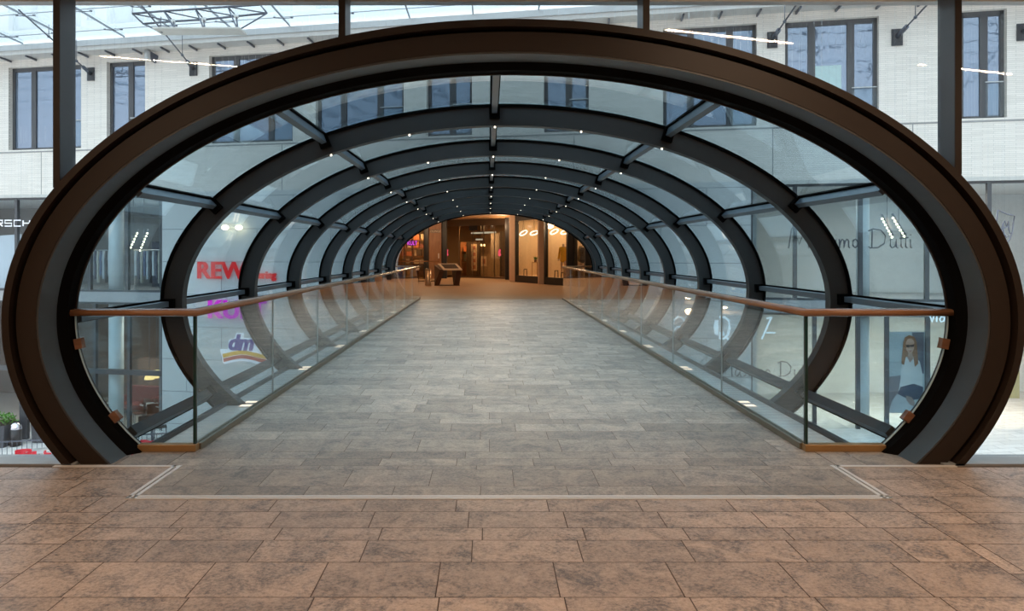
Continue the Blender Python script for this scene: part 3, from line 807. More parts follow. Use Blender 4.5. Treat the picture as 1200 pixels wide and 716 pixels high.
for k, ch in enumerate('PORSCHE'): pl += wide(ch, -24.5 + k * 10.6, 7.6, 258.2, 265.0)
strokes('store_sign', 'white wide capital letters on the glass shop front left of the arch', pl, 0.75, whm, 0.06)
# script lettering on the right shop glass
scr = paint('dark_script', (0.10, 0.11, 0.13), 0.5)
def arcp(cx, cy, rx, ry, a0, a1, n=10): return [(cx + rx * math.cos(R(a0 + (a1 - a0) * i / n)), cy - ry * math.sin(R(a0 + (a1 - a0) * i / n))) for i in range(n + 1)]
def script(x, yb, s):
    """handwritten two-word name, baseline yb, s = photograph pixels per unit"""
    L = []; q = lambda pts: [(x + a * s, yb - b * s) for a, b in pts]
    L.append(q([(0, 0), (1.5, 10), (2.2, 11), (3.2, 9), (5.5, 2), (8.5, 10), (9.4, 11), (10, 9), (10.4, 0)]))
    L.append(q([(15.5, 4.4), (14, 5), (12.6, 3.4), (12.6, 1.2), (13.8, .2), (15, 1.4), (15.8, 4.6), (15.9, 1), (16.6, .2)]))
    for b0 in (18.2, 21.4): L.append(q([(b0 + 2, 4.4), (b0 + .8, 4.8), (b0, 3.7), (b0 + 1.6, 2.2), (b0 + 1.4, .6), (b0, .4)]))
    L.append(q([(24.6, 4.6), (24.6, .6), (25.4, .2)])); L.append(q([(24.7, 6.8), (24.9, 7.1)]))
    L.append(q([(26.4, 4.8), (26.6, .2), (27, 3.4), (28, 4.8), (28.8, 4), (28.9, .3), (29.4, 3.5), (30.4, 4.8), (31.2, 4), (31.3, .6), (32, .3)]))
    L.append(q([(34.8, 4.8), (33.6, 4), (33.4, 1.6), (34.6, .3), (36, 1.4), (36, 3.6), (34.8, 4.8)]))
    L.append(q([(43.5, 9.6), (43.3, .4)])); L.append(q([(41.5, 9.0), (44, 10.2), (48, 9.5), (50.4, 6.6), (49.8, 2.6), (46.5, .4), (42.4, .2), (41.6, 1.0)]))
    L.append(q([(53, 4.8), (52.9, 1.4), (53.8, .2), (55.4, 1), (56, 4.6), (56.1, .6), (57, .2)]))
    for b0 in (58.6, 61): L.append(q([(b0, 8), (b0 - .1, 1), (b0 + .8, .2)])); 
    L.append(q([(57.6, 5.2), (62.4, 5.6)]))
    L.append(q([(63.4, 4.6), (63.4, .6), (64.2, .2)])); L.append(q([(63.4, 6.8), (63.6, 7.1)]))
    return L
strokes('store_sign', 'dark handwritten store name on the upper right shop glass', script(924, 291, 2.25), 0.85, scr, 0.02)
strokes('store_sign', 'dark handwritten store name on the street level shop glass at right', script(840, 441, 1.72), 0.75, scr, 0.02)
# crest
cr = [[(1169, 246), (1172, 247.5), (1180, 251), (1187, 252.5), (1188.5, 253), (1187, 262), (1186, 272), (1182.5, 281), (1178, 287), (1172, 280), (1168.5, 270), (1167.5, 258), (1169, 246)],
      [(1172, 277), (1175, 262), (1177, 258), (1179, 266), (1181, 259), (1182, 270), (1183.5, 274)], [(1173.5, 268), (1182, 265)], [(1175, 262), (1176, 274), (1179, 278), (1182, 276)]]
strokes('store_crest', 'grey shield crest with a monogram on the shop glass right of the arch', cr, 0.85, paint('crest_grey', (0.22, 0.22, 0.26), 0.5), 0.02)
# round white letters on the street level fascia at right
strokes('fascia_letter', 'rounded white letter like an arch with a bar, left of the white fascia letters', [[(788.5, 392), (788.6, 380), (790, 374), (794, 371), (799, 372), (802.5, 376.5)], [(789, 386), (793, 383), (799, 382)]], 1.15, whb, 0.12)
strokes('fascia_letter', 'thick white letter Q in the middle of the white fascia letters', [[(842.5, 371.5), (849, 371.5), (853.5, 375), (854.5, 384), (852.5, 392), (848, 396.5), (843, 396), (843.5, 390), (847, 389), (847.5, 393)], [(850, 394), (854, 398)], [(838.5, 375), (837, 383), (838.5, 391)], [(840, 374.5), (840, 392)]], 1.5, whb, 0.12)
strokes('fascia_letter', 'thin slanted white numeral 7, right of the white fascia letters', [[(892, 397), (903.5, 371), (897.5, 373)], [(897, 389.5), (908, 389.5)]], 1.1, whb, 0.12)
strokes('shop_lettering', 'small white letters above the fashion poster', [[(1089, 370), (1091.5, 377), (1093.5, 370)], [(1097, 369), (1096.8, 377)], [(1105.5, 371.5), (1102, 371), (1100.5, 374), (1102, 377), (1105, 376), (1106.5, 371), (1107.5, 377), (1109, 377)]], 0.8, whb, 0.06)
# fascia band on the street level
struct(MB().prism([(UA, -0.35), (UR, -0.35), (UR, 0.02), (UA, 0.02)], lambda u, w, d: fp(u, w, d), 0.0, 0.04).build('trim_15', slabm) if False else MB().prism([(UB2, -0.36), (UR, -0.36), (UR, 0.04), (UB2, 0.04)], fp, 0.031, 0.05).build('trim_15', slabm))

# fashion poster in the street level window
po = thing('fashion_poster', 'tall poster of a blond woman in a white blouse behind the street level glass', 'poster', fpx(1066, 485, -0.4))
def ppoly(pts, d, name, col): return fpoly(pts, -0.40 + d, -0.396 + d, name, paint('poster_' + name, col, 0.6, 0, 0.06, 3), po)
fpoly([(1043, 390), (1089, 390), (1089, 487), (1043, 487)], -0.43, -0.401, 'board', paint('poster_board', (0.52, 0.58, 0.60), 0.6), po)
ppoly([(1074, 391), (1088, 391), (1088, 440), (1074, 440)], 0.002, 'doorway', (0.10, 0.11, 0.15))
ppoly([(1044, 444), (1062, 442), (1064, 470), (1050, 486), (1044, 486)], 0.002, 'seat', (0.25, 0.23, 0.25))
ppoly([(1062, 428), (1060, 446), (1058, 460), (1070, 466), (1086, 462), (1086, 440), (1083, 426), (1077, 420), (1067, 420)], 0.008, 'blouse', (0.74, 0.74, 0.73))
ppoly([(1060, 456), (1076, 452), (1087, 456), (1086, 470), (1070, 472), (1056, 466)], 0.012, 'bag', (0.04, 0.06, 0.11))
ppoly([(1056, 464), (1068, 470), (1076, 486), (1046, 486), (1050, 472)], 0.014, 'trousers', (0.55, 0.57, 0.60))
ppoly([(1066, 466), (1073, 468), (1077, 474), (1076, 479), (1071, 477), (1067, 472)], 0.018, 'hand', (0.36, 0.25, 0.22))
ppoly([(1063, 404), (1065, 397), (1070, 394), (1076, 396), (1079, 402), (1080, 414), (1081, 428), (1077, 432), (1075, 420), (1066, 420), (1064, 430), (1061, 428), (1062, 414)], 0.020, 'hair', (0.30, 0.12, 0.04))
ppoly([(1066, 404), (1068, 399), (1073, 398), (1076, 402), (1076, 410), (1073, 416), (1070, 417), (1067, 412)], 0.024, 'face', (0.66, 0.38, 0.27))
ppoly([(1069, 415), (1074, 415), (1075, 422), (1071, 427), (1068, 421)], 0.022, 'neck', (0.48, 0.28, 0.20))
ppoly([(1066, 405.5), (1070.5, 405.5), (1071, 407), (1071.5, 405.5), (1076, 405), (1075.5, 408), (1072.5, 408.5), (1071, 407.6), (1069.5, 409), (1066.8, 408.5)], 0.028, 'sunglasses', (0.02, 0.015, 0.015))
ppoly([(1069.5, 412.4), (1073.5, 412.4), (1071.5, 414)], 0.028, 'lips', (0.45, 0.12, 0.11))
# coloured banners in the shop windows at the right edge
fpoly([(1180, 384), (1202, 382), (1202, 418), (1184, 420)], -0.5, -0.45, 'window_banner', paint('banner_blue_white', (0.45, 0.52, 0.70), 0.6)).__setitem__('label', 'pale blue banner in the street level window at the right edge'); 
bpy.data.objects['window_banner']['category'] = 'banner'
o = fpoly([(1178, 428), (1203, 426), (1203, 470), (1178, 470)], -0.5, -0.45, 'window_banner', paint('banner_ochre', (0.55, 0.40, 0.16), 0.6)); tag(o, 'ochre banner in the street level window below the pale blue one', 'banner')
# posters at the left: tall fashion light boxes in the shop front
o = fpoly([(-12, 276), (14, 274), (14, 338), (-12, 338)], -0.5, -0.45, 'window_poster', paint('poster_pale', (0.62, 0.66, 0.72), 0.6, 0, 0.3, 0.8)); tag(o, 'pale poster in the upper shop window left of the arch', 'poster')
o = fpoly([(20, 274), (36, 274), (36, 338), (20, 338)], -0.5, -0.45, 'window_poster', paint('poster_greyblue', (0.40, 0.42, 0.47), 0.6, 0, 0.4, 0.8)); tag(o, 'grey blue poster in the upper shop window, right of the pale poster', 'poster')

# street level cafe and shop inside, left
def box_thing(name, lab, cat, px, d, size, z0, mat, group=None):
    c = fp(fu(px), z0 + size[2] / 2, d)
    o = MB().box(c, size, FROT).build(name, mat, None, 0.01, org=(c.x, c.y, z0)); return tag(o, lab, cat, group)
for k, (px, py) in enumerate(((150, 446), (159, 444), (113, 420))):
    p = fp(fu(px), fz(px, py), -1.3)
    t = thing('pendant_lamp', ['warm pendant lamp in the street level shop, left of the glowing pair', 'warm pendant lamp in the street level shop, right of the glowing pair', 'white shaded pendant lamp in the street level shop, highest of the three'][k], 'lamp', p)
    MB().lathe([(0.20, -0.16), (0.12, 0.14), (0.03, 0.16)], p, 14).build('lamp_shade', white if k == 2 else emit('pendant_glow', (1.0, 0.62, 0.22), 2.2), t)
    MB().tube([p + Vector((0, 0, .15)), (p.x, p.y, -0.36)], 0.012, 6).build('cord', darkst, t)
for k in range(3):
    box_thing('shop_shelf', ['tall brown display shelf in the street level shop, leftmost of three', 'tall brown display shelf in the street level shop, middle of three', 'tall brown display shelf in the street level shop, rightmost of three'][k], 'shelf', (98, 140, 178)[k], -4.6, (1.6, 0.5, 2.2), ZFL['left'], wood('shelf_wood', (0.10, 0.06, 0.045), (0.30, 0.17, 0.10)), 'display shelves of the street level shop')
# ------------------------------------------------------------------ street
pav = MB(); gx = [-45, 45]
pav.add([(x, y, ground(x)) for x, y in ((-45, 6.3), (45, 6.3), (45, 40), (-45, 40))] + [(x, y, ground(x) - 0.4) for x, y in ((-45, 6.3), (45, 6.3), (45, 40), (-45, 40))],
        [(0, 1, 2, 3), (7, 6, 5, 4), (0, 4, 5, 1), (1, 5, 6, 2), (2, 6, 7, 3), (3, 7, 4, 0)])
def pave_mat():
    m, nt, out = nodes_of('street_paving')
    b = N(nt, 'ShaderNodeBsdfPrincipled', Roughness=0.7); tc = N(nt, 'ShaderNodeTexCoord')
    br = N(nt, 'ShaderNodeTexBrick', Color1=(0.66, 0.65, 0.63, 1), Color2=(0.58, 0.57, 0.55, 1), Mortar=(0.40, 0.39, 0.38, 1))
    br.inputs['Scale'].default_value = 1.0; br.inputs['Brick Width'].default_value = 0.8; br.inputs['Row Height'].default_value = 0.35; br.inputs['Mortar Size'].default_value = 0.012
    nt.links.new(tc.outputs['Object'], br.inputs['Vector']); nt.links.new(br.outputs[0], b.inputs['Base Color']); nt.links.new(b.outputs[0], out.inputs[0])
    return m
struct(pav.build('ground', pave_mat()))
# outer wall of the hall building below the curtain wall
struct(MB().bx(-45, 45, 5.98, 6.25, -8, -0.35).build('wall_court_near', paint('near_court_wall', (0.5, 0.49, 0.47), 0.8)))

# planter with shrub, bin
def gp(px, y): x = (px - VX) * y / F; return Vector((x, y, ground(x)))
leafm = paint('shrub_leaf', (0.10, 0.26, 0.04), 0.6, 0, 0.35, 6)
def planter(px, y, s, lab, seed):
    b = gp(px, y); t = thing('planter', lab, 'planter', b)
    x, yy, z = b
    MB().add([(x - s * .5, yy - s * .5, z), (x + s * .5, yy - s * .5, z), (x + s * .5, yy + s * .5, z), (x - s * .5, yy + s * .5, z),
              (x - s * .55, yy - s * .55, z + 0.85), (x + s * .55, yy - s * .55, z + 0.85), (x + s * .55, yy + s * .55, z + 0.85), (x - s * .55, yy + s * .55, z + 0.85)],
             [(0, 3, 2, 1), (0, 1, 5, 4), (1, 2, 6, 5), (2, 3, 7, 6), (3, 0, 4, 7)]).build('pot', paint('planter_grey', (0.075, 0.075, 0.085), 0.5), t)
    MB().bx(x - s * .53, x + s * .53, yy - s * .53, yy + s * .53, z + 0.76, z + 0.80).build('soil', paint('soil', (0.05, 0.035, 0.025), 0.9), t)
    rnd = random.Random(seed); m = MB()
    for k in range(260):
        a = rnd.random() * 2 * PI; rr = s * .6 * math.sqrt(rnd.random()); h = rnd.random() * 0.42 * (1 - (rr / (s * .9)) ** 2) + 0.0
        p = Vector((x + rr * math.cos(a), yy + rr * math.sin(a), z + 0.80 + h)); d = Vector((rnd.uniform(-1, 1), rnd.uniform(-1, 1), rnd.uniform(0, 1))).normalized() * 0.13
        w = d.cross(Vector((rnd.uniform(-1, 1), rnd.uniform(-1, 1), 1))).normalized() * 0.035
        m.add([p, p + d * .5 + w, p + d, p + d * .5 - w], [(0, 1, 2, 3)])
    m.build('foliage', leafm, t)
planter(-1, 28.4, 0.9, 'square dark planter of green shrubs on the pavement left of the arch', 1)
planter(60, 28.9, 0.9, 'square dark planter of green shrubs on the pavement, behind the left foot of the arch', 2)
b = gp(18.5, 28.2); t = thing('litter_bin', 'dark litter bin with a shiny domed lid beside the planter', 'bin', b)
MB().lathe([(0.19, 0.0), (0.20, 0.62)], b, 20).build('bin_body', paint('bin_dark', (0.035, 0.03, 0.03), 0.35), t)
MB().lathe([(0.205, 0.62), (0.205, 0.66), (0.18, 0.76), (0.11, 0.84), (0.03, 0.87)], b, 20).build('lid', paint('bin_chrome', (0.75, 0.72, 0.78), 0.15, 0.9), t)
b = gp(36, 29.4)
tag(MB().bx(b.x + .0, b.x + 0.9, b.y, b.y + 0.12, b.z, b.z + 1.0).build('notice_panel', white, None, 0.01, org=b), 'low white panel standing on the pavement right of the litter bin', 'panel')
b = gp(26, 29.2)
tag(MB().bx(b.x - .12, b.x + 0.18, b.y, b.y + 0.2, b.z, b.z + 1.5).build('menu_stand', paint('planter_grey', (0.075, 0.075, 0.085), 0.5), None, 0.01, org=b), 'tall dark board on the pavement behind the litter bin', 'stand')
# fence with pickets
def fence(x0, x1, y, lab):
    c = (x0 + x1) / 2; t = thing('picket_fence', lab, 'fence', (c, y, ground(c)))
    MB().bar((x0, y, ground(x0) + 0.95), (x1, y, ground(x1) + 0.95), 0.04, 0.04).build('top_rail', darkst, t)
    MB().bar((x0, y, ground(x0) + 0.15), (x1, y, ground(x1) + 0.15), 0.03, 0.03).build('bottom_rail', darkst, t)
    n = int((x1 - x0) / 0.16); m = MB()
    for k in range(n + 1):
        x = x0 + (x1 - x0) * k / n; m.bar((x, y, ground(x)), (x, y, ground(x) + 0.95), 0.014, 0.014, (0, 1, 0))
    m.build('picket_row', darkst, t)
fence(-17.2, -9.6, 24.6, 'dark metal picket fence along the cafe terrace below the left side of the bridge')
# red terrace chairs
redc = paint('red_plastic', (0.72, 0.03, 0.05), 0.35, 0, 0.08, 6)
def chair(col, loc, rz, lab, group, name):
    t = thing(name, lab, 'chair', (0, 0, 0), group)
    for sx in (-.2, .2):
        for sy in (-.19, .19):
            MB().tube([(sx * 1.1, sy * 1.1, 0), (sx, sy, 0.44)], 0.015, 6).build('leg', darkst, t)
    MB().box((0, 0, .455), (.46, .44, .035)).build('seat', col, t, 0.012)
    m = MB(); n = 8; vs = []
    for k in range(n + 1):
        a = R(-60 + 120 * k / n)
        for r_, z in ((.235, .47), (.255, .86), (.275, .86), (.255, .47)): vs.append((r_ * math.sin(a), r_ * math.cos(a) * .9, z))
    fs = [(i * 4 + j, i * 4 + (j + 1) % 4, (i + 1) * 4 + (j + 1) % 4, (i + 1) * 4 + j) for i in range(n) for j in range(4)] + [(0, 1, 2, 3), (n * 4 + 3, n * 4 + 2, n * 4 + 1, n * 4)]
    m.add(vs, fs, False).build('backrest', col, t)
    t.location = loc; t.rotation_euler = (0, 0, rz)
    return t
p = gp(26, 23.6); p.z = ground(p.x)
rc = chair(redc, p, 0.3, 'red cafe chair by the fence, in the gap left of the arch foot', 'red cafe chairs', 'cafe_chair')
for px, y, rz, lab in ((62, 23.4, 2.4, 'red cafe chair by the fence, right behind the left arch foot'), (38, 23.2, 1.2, 'red cafe chair by the fence, between its two red neighbours left of the arch foot'), (165, 24.0, -0.6, 'red cafe chair seen low through the front glass, left of its pair'), (177, 23.8, 0.9, 'red cafe chair seen low through the front glass, right of its pair')):
    copy_tree(rc, gp(px, y), rz, lab)
blk = paint('dark_rattan', (0.03, 0.025, 0.025), 0.6)
bc = chair(blk, gp(170, 28.0), 0.4, 'black cafe chair under the bridge rail, near the red pair', 'black cafe chairs', 'cafe_chair')
for px, y, rz, lab in ((188, 28.1, 2.0, 'black cafe chair right of the first black one below the bridge'), (100, 28.3, 1.0, 'black cafe chair farthest left below the front glass'), (125, 28.5, -1.0, 'black cafe chair second from left below the front glass')):
    copy_tree(bc, gp(px, y), rz, lab)
def table(loc, lab):
    t = thing('cafe_table', lab, 'table', (0, 0, 0), 'cafe tables')
    MB().lathe([(0.36, .72), (0.37, .735), (0.36, .75)], (0, 0, 0), 24).build('table_top', pale, t)
    MB().lathe([(0.03, .02), (0.03, .72)], (0, 0, 0), 10).build('post', darkst, t)
    MB().lathe([(0.24, 0), (0.22, .02), (0.05, .03)], (0, 0, 0), 20).build('foot', darkst, t)
    t.location = loc
    return t
tb = table(gp(179, 27.6), 'round cafe table between the black chairs below the bridge')
copy_tree(tb, gp(112, 28.2), 0, 'round cafe table between the two leftmost black chairs')
copy_tree(tb, gp(46, 24.0), 0, 'round cafe table by the red chairs left of the arch foot')

# inside the cafe at street level
def sofa(px, d, lab):
    t = thing('booth_sofa', lab, 'sofa', fp(fu(px), ZFL['left'], d), 'booth sofas of the cafe'); m_ = paint('booth_red_leather', (0.20, 0.045, 0.03), 0.45)
    def bb(du, dd, z, s_, nm, mm, bv=.05):
        c_ = fp(fu(px) + du, ZFL['left'] + z, d + dd); MB().box(c_, s_, FROT).build(nm, mm, t, bv)
    bb(0, .1, .32, (1.7, .75, .26), 'seat', m_); bb(0, -.32, .75, (1.7, .18, .80), 'backrest', m_)
    for s_ in (-1, 1): bb(s_ * .86, 0, .42, (.16, .85, .62), 'armrest', m_)
    for s_ in (-1, 1):
        for q in (-.3, .3): bb(s_ * .75, q, .09, (.06, .06, .18), 'leg', darkst, 0)
sofa(153, -3.2, 'dark red booth sofa inside the cafe, right of the round column')
sofa(101, -3.2, 'dark red booth sofa inside the cafe, left of the round column')
wk = paint('cafe_brown_leather', (0.16, 0.06, 0.035), 0.5)
cc = chair(wk, fp(fu(92), ZFL['left'], -1.2), 0.2, 'brown chair inside the street level cafe', 'brown cafe chairs indoors', 'cafe_chair')
for k, (px, d, rz) in enumerate(((103, -1.9, 2.2), (114, -1.0, 0.7), (138, -1.3, -1.0), (146, -2.2, 1.9), (158, -1.1, 0.4), (168, -2.0, -2.0), (176, -1.2, 1.0), (130, -2.4, 2.6))):
    copy_tree(cc, fp(fu(px), ZFL['left'], d), rz)
for px, d, lb in ((98, -1.5, 'round table inside the cafe, left of the round column'), (142, -1.7, 'round table inside the cafe, just right of the round column'), (163, -1.6, 'round table inside the cafe, right of the middle one'), (173, -2.7, 'round table inside the cafe, farthest right')):
    copy_tree(tb, fp(fu(px), ZFL['left'], d), 0, lb)
# ------------------------------------------------------------------ glass roof over the court
RZ = 9.86
rf = thing('glass_roof', 'pale glass roof over the court with thin bars', 'roof', (0, 20, RZ)); rf['kind'] = 'structure'
for nm_ in ('x',):
    MB().add([fp(-40, RZ, 0.5), fp(40, RZ, 0.5), fp(44, RZ, 30), fp(-44, RZ, 30), fp(-40, RZ + .016, 0.5), fp(40, RZ + .016, 0.5), fp(44, RZ + .016, 30), fp(-44, RZ + .016, 30)],
             [(0, 1, 2, 3), (7, 6, 5, 4), (0, 4, 5, 1), (1, 5, 6, 2), (2, 6, 7, 3), (3, 7, 4, 0)]).build('roof_pane', roof_glass, rf)
bx_ = [-20.5 + 2.22 * k for k in range(19)]
for x in bx_:
    yb = BY - x * math.tan(AL) - 0.8
    MB().bx(x - 0.022, x + 0.022, 6.3, yb, RZ - 0.075, RZ - 0.02).build('roof_bar', paint('roof_bar_grey', (0.30, 0.33, 0.37), 0.5), rf)
for d in (1.7, 3.9, 6.1, 8.3, 10.5):
    MB().bar(fp(-38, RZ - .035, d), fp(38, RZ - .035, d), 0.022, 0.022).build('cross_bar', paint('roof_bar_grey', (0.30, 0.33, 0.37)), rf)
for x in bx_:
    for d in (1.7, 3.9):
        u = x / UX + 0.2; c = fp(u, RZ - 0.06, d)
        if abs(x) > 4.5:
            m = MB()
            for sx in (-1, 1):
                m.tube([(x, c.y, RZ - .07), (x + sx * 0.30, c.y + 0.05, RZ - .03)], 0.014, 5); m.lathe([(0.05, -.02), (0.05, .015)], (x + sx * 0.30, c.y + .05, RZ - .02), 8)
            m.build('spider_fitting', darkst, rf)
# tie rods from wall brackets
for k, (px, py) in enumerate(((107, 87), (227, 81), (905, 47), (1051, 44), (1198, 38))):
    u = fu(px); z = fz(px, py)
    lab = ['slanting tie rod with dark wall bracket, beside the leftmost mullion', 'slanting tie rod with dark wall bracket above the left shoulder of the arch', 'slanting tie rod with dark wall bracket left of the wide window', 'slanting tie rod with dark wall bracket just right of the wide window', 'slanting tie rod with dark wall bracket at the right edge of the photo'][k]
    t = thing('tie_rod', lab, 'tie rod', fp(u, z, 0), 'tie rods under the glass roof')
    m = MB(); m.prism([(u - .16, z - .26), (u + .16, z - .26), (u + .16, z + .26), (u - .16, z + .26)], fp, 0.0, 0.05); m.build('bracket', paint('bracket_dark', (0.045, 0.045, 0.05), 0.5), t)
    p0 = fp(u, z + .02, 0.05); e = Vector((p0.x, p0.y - 4.6, RZ - 0.12))
    MB().tube([p0, p0.lerp(e, .12)], 0.07, 8).build('clevis', darkst, t)
    MB().tube([p0.lerp(e, .1), e], 0.026, 6).build('rod', darkst, t)
    for f in (0.22, 0.62):
        q = p0.lerp(e, f); h = MB().tube([q, (q.x, q.y, RZ - .1)], 0.014, 5).build('hanger', darkst, t)
        MB().ball(q, 0.055, 6).build('rod_joint', darkst, t)
p = fp(fu(179), fz(179, 66), 0.32); t = thing('wall_lamp', 'small pale cylinder lamp high on the brick wall above the narrow window', 'lamp', p)
MB().lathe([(0.11, -0.22), (0.11, 0.22)], p, 14).build('lamp_body', pale, t)
MB().bar(p, fp(fu(184), fz(184, 70), 0.0), 0.10, 0.30).build('bracket', darkst, t)
# hanging lattice gantry
gt = thing('roof_gantry', 'hanging steel lattice gantry with a pale tray under the glass roof', 'gantry', pt(235, 25, 25.0))
def gpnt(px, py, y): return pt(px, py, y)
yA, yB = 25.2, 24.0
up_b = [gpnt(155, 16, yA), gpnt(192, 13, yA), gpnt(229, 10.5, yA), gpnt(267, 8, yA), gpnt(305, 5.5, yA)]
lo_b = [gpnt(168, 28, yA), gpnt(203, 25, yA), gpnt(239, 23, yA), gpnt(277, 19, yA), gpnt(313, 15.5, yA)]
m = MB()
for L in (up_b, lo_b): m.tube(L, 0.035, 6)
m.build('chord', darkst, gt)
tray_l, tray_r = gpnt(190, 38, 24.6), gpnt(280, 35, 24.6)
m = MB()
for a, b in zip(up_b, lo_b): m.tube([a, b], 0.028, 6)
for i in (1, 2, 3):
    x = up_b[i].lerp(lo_b[i], 1.0); foot = Vector((lo_b[i].x, 24.6, tray_l.z + 0.05)); foot.x += 0.25 if i > 1 else 0.35
    m.tube([lo_b[i], foot], 0.028, 6); m.tube([up_b[i], foot], 0.026, 6)
m.tube([lo_b[0], tray_l], 0.028, 6); m.tube([lo_b[4], tray_r], 0.028, 6)
for i in range(4): m.tube([up_b[i], lo_b[i + 1]], 0.022, 6)
m.build('lattice', darkst, gt)
MB().box((tray_l + tray_r) / 2 + Vector((0, 0, 0.0)), ((tray_r - tray_l).length + 0.3, 0.75, 0.05)).build('tray', paint('tray_pale', (0.62, 0.60, 0.55), 0.5), gt)
m = MB()
for q in (up_b[0], up_b[2], up_b[4]): m.tube([q, (q.x, q.y, RZ - 0.02)], 0.012, 5)
m.build('hanger', darkst, gt)
for q in lo_b[1:4]: MB().ball(q, 0.09, 6).build('spotlight', white, gt)

# ------------------------------------------------------------------ mall at the far end
mfl = paint('mall_floor', (0.32, 0.195, 0.11), 0.6, 0, 0.10, 1.5)
struct(MB().add([fp(-9, 0, -.31), fp(7.9, 0, -.31), (7.9, 56, 0), (-9, 56, 0), fp(-9, -0.3, -.31), fp(7.9, -.3, -.31), (7.9, 56, -0.3), (-9, 56, -0.3)],
                [(0, 1, 2, 3), (7, 6, 5, 4), (0, 4, 5, 1), (1, 5, 6, 2), (2, 6, 7, 3), (3, 7, 4, 0)]).build('floor_mall', mfl))
struct(MB().bx(XL - 0.05, XR + 0.05, YE + 0.001, 27.6, -0.2, -0.002).build('floor_mall_edge', mfl))
mceil = paint('mall_ceiling_tan', (0.55, 0.36, 0.20), 0.6)
struct(MB().add([fp(-9.2, 3.95, -.36), fp(8.2, 3.95, -.36), (8.1, 56, 3.95), (-9.2, 56, 3.95), fp(-9.2, 4.1, -.36), fp(8.2, 4.1, -.36), (8.1, 56, 4.1), (-9.2, 56, 4.1)],
                [(0, 1, 2, 3), (7, 6, 5, 4), (0, 4, 5, 1), (1, 5, 6, 2), (2, 6, 7, 3), (3, 7, 4, 0)]).build('ceiling_mall', mceil))
warmw = wood('mall_wood_panel', (0.30, 0.13, 0.06), (0.42, 0.20, 0.09), (6, 6, 1.5), 0.45)
tanw = paint('mall_tan_wall', (0.50, 0.33, 0.18), 0.6)
struct(MB().bx(-9, 7.9, 55.8, 56, 0, 3.95).build('wall_mall_back', tanw))
struct(MB().bx(-9.2, -9, 29.1, 56, 0, 3.95).build('wall_mall_left', tanw))
struct(MB().bx(7.9, 8.1, 25.6, 56, 0, 3.95).build('wall_mall_right', tanw))
slat = wood('ceiling_wood', (0.36, 0.20, 0.09), (0.55, 0.33, 0.16), (1, 8, 8), 0.4)
for k in range(7):
    y = 30 + 3.1 * k
    z = 3.72 - 0.05 * (k % 2)
    o = MB().add([(-8.8, y, z), (7.7, y - 1.5, z), (7.7, y + 0.6, z), (-8.8, y + 2.1, z), (-8.8, y, z + .10), (7.7, y - 1.5, z + .10), (7.7, y + 0.6, z + .10), (-8.8, y + 2.1, z + .10)],
                 [(0, 1, 2, 3), (7, 6, 5, 4), (0, 4, 5, 1), (1, 5, 6, 2), (2, 6, 7, 3), (3, 7, 4, 0)]).build('ceiling_raft', slat if k % 2 else paint('raft_cream', (0.66, 0.52, 0.38), 0.6))
    struct(o, 'slanted ceiling raft in the mall')
def X(px, y): return (px - VX) * y / F
cream = paint('cream_pillar', (0.72, 0.52, 0.38), 0.55)
blackm = paint('shop_black', (0.012, 0.010, 0.010), 0.4)
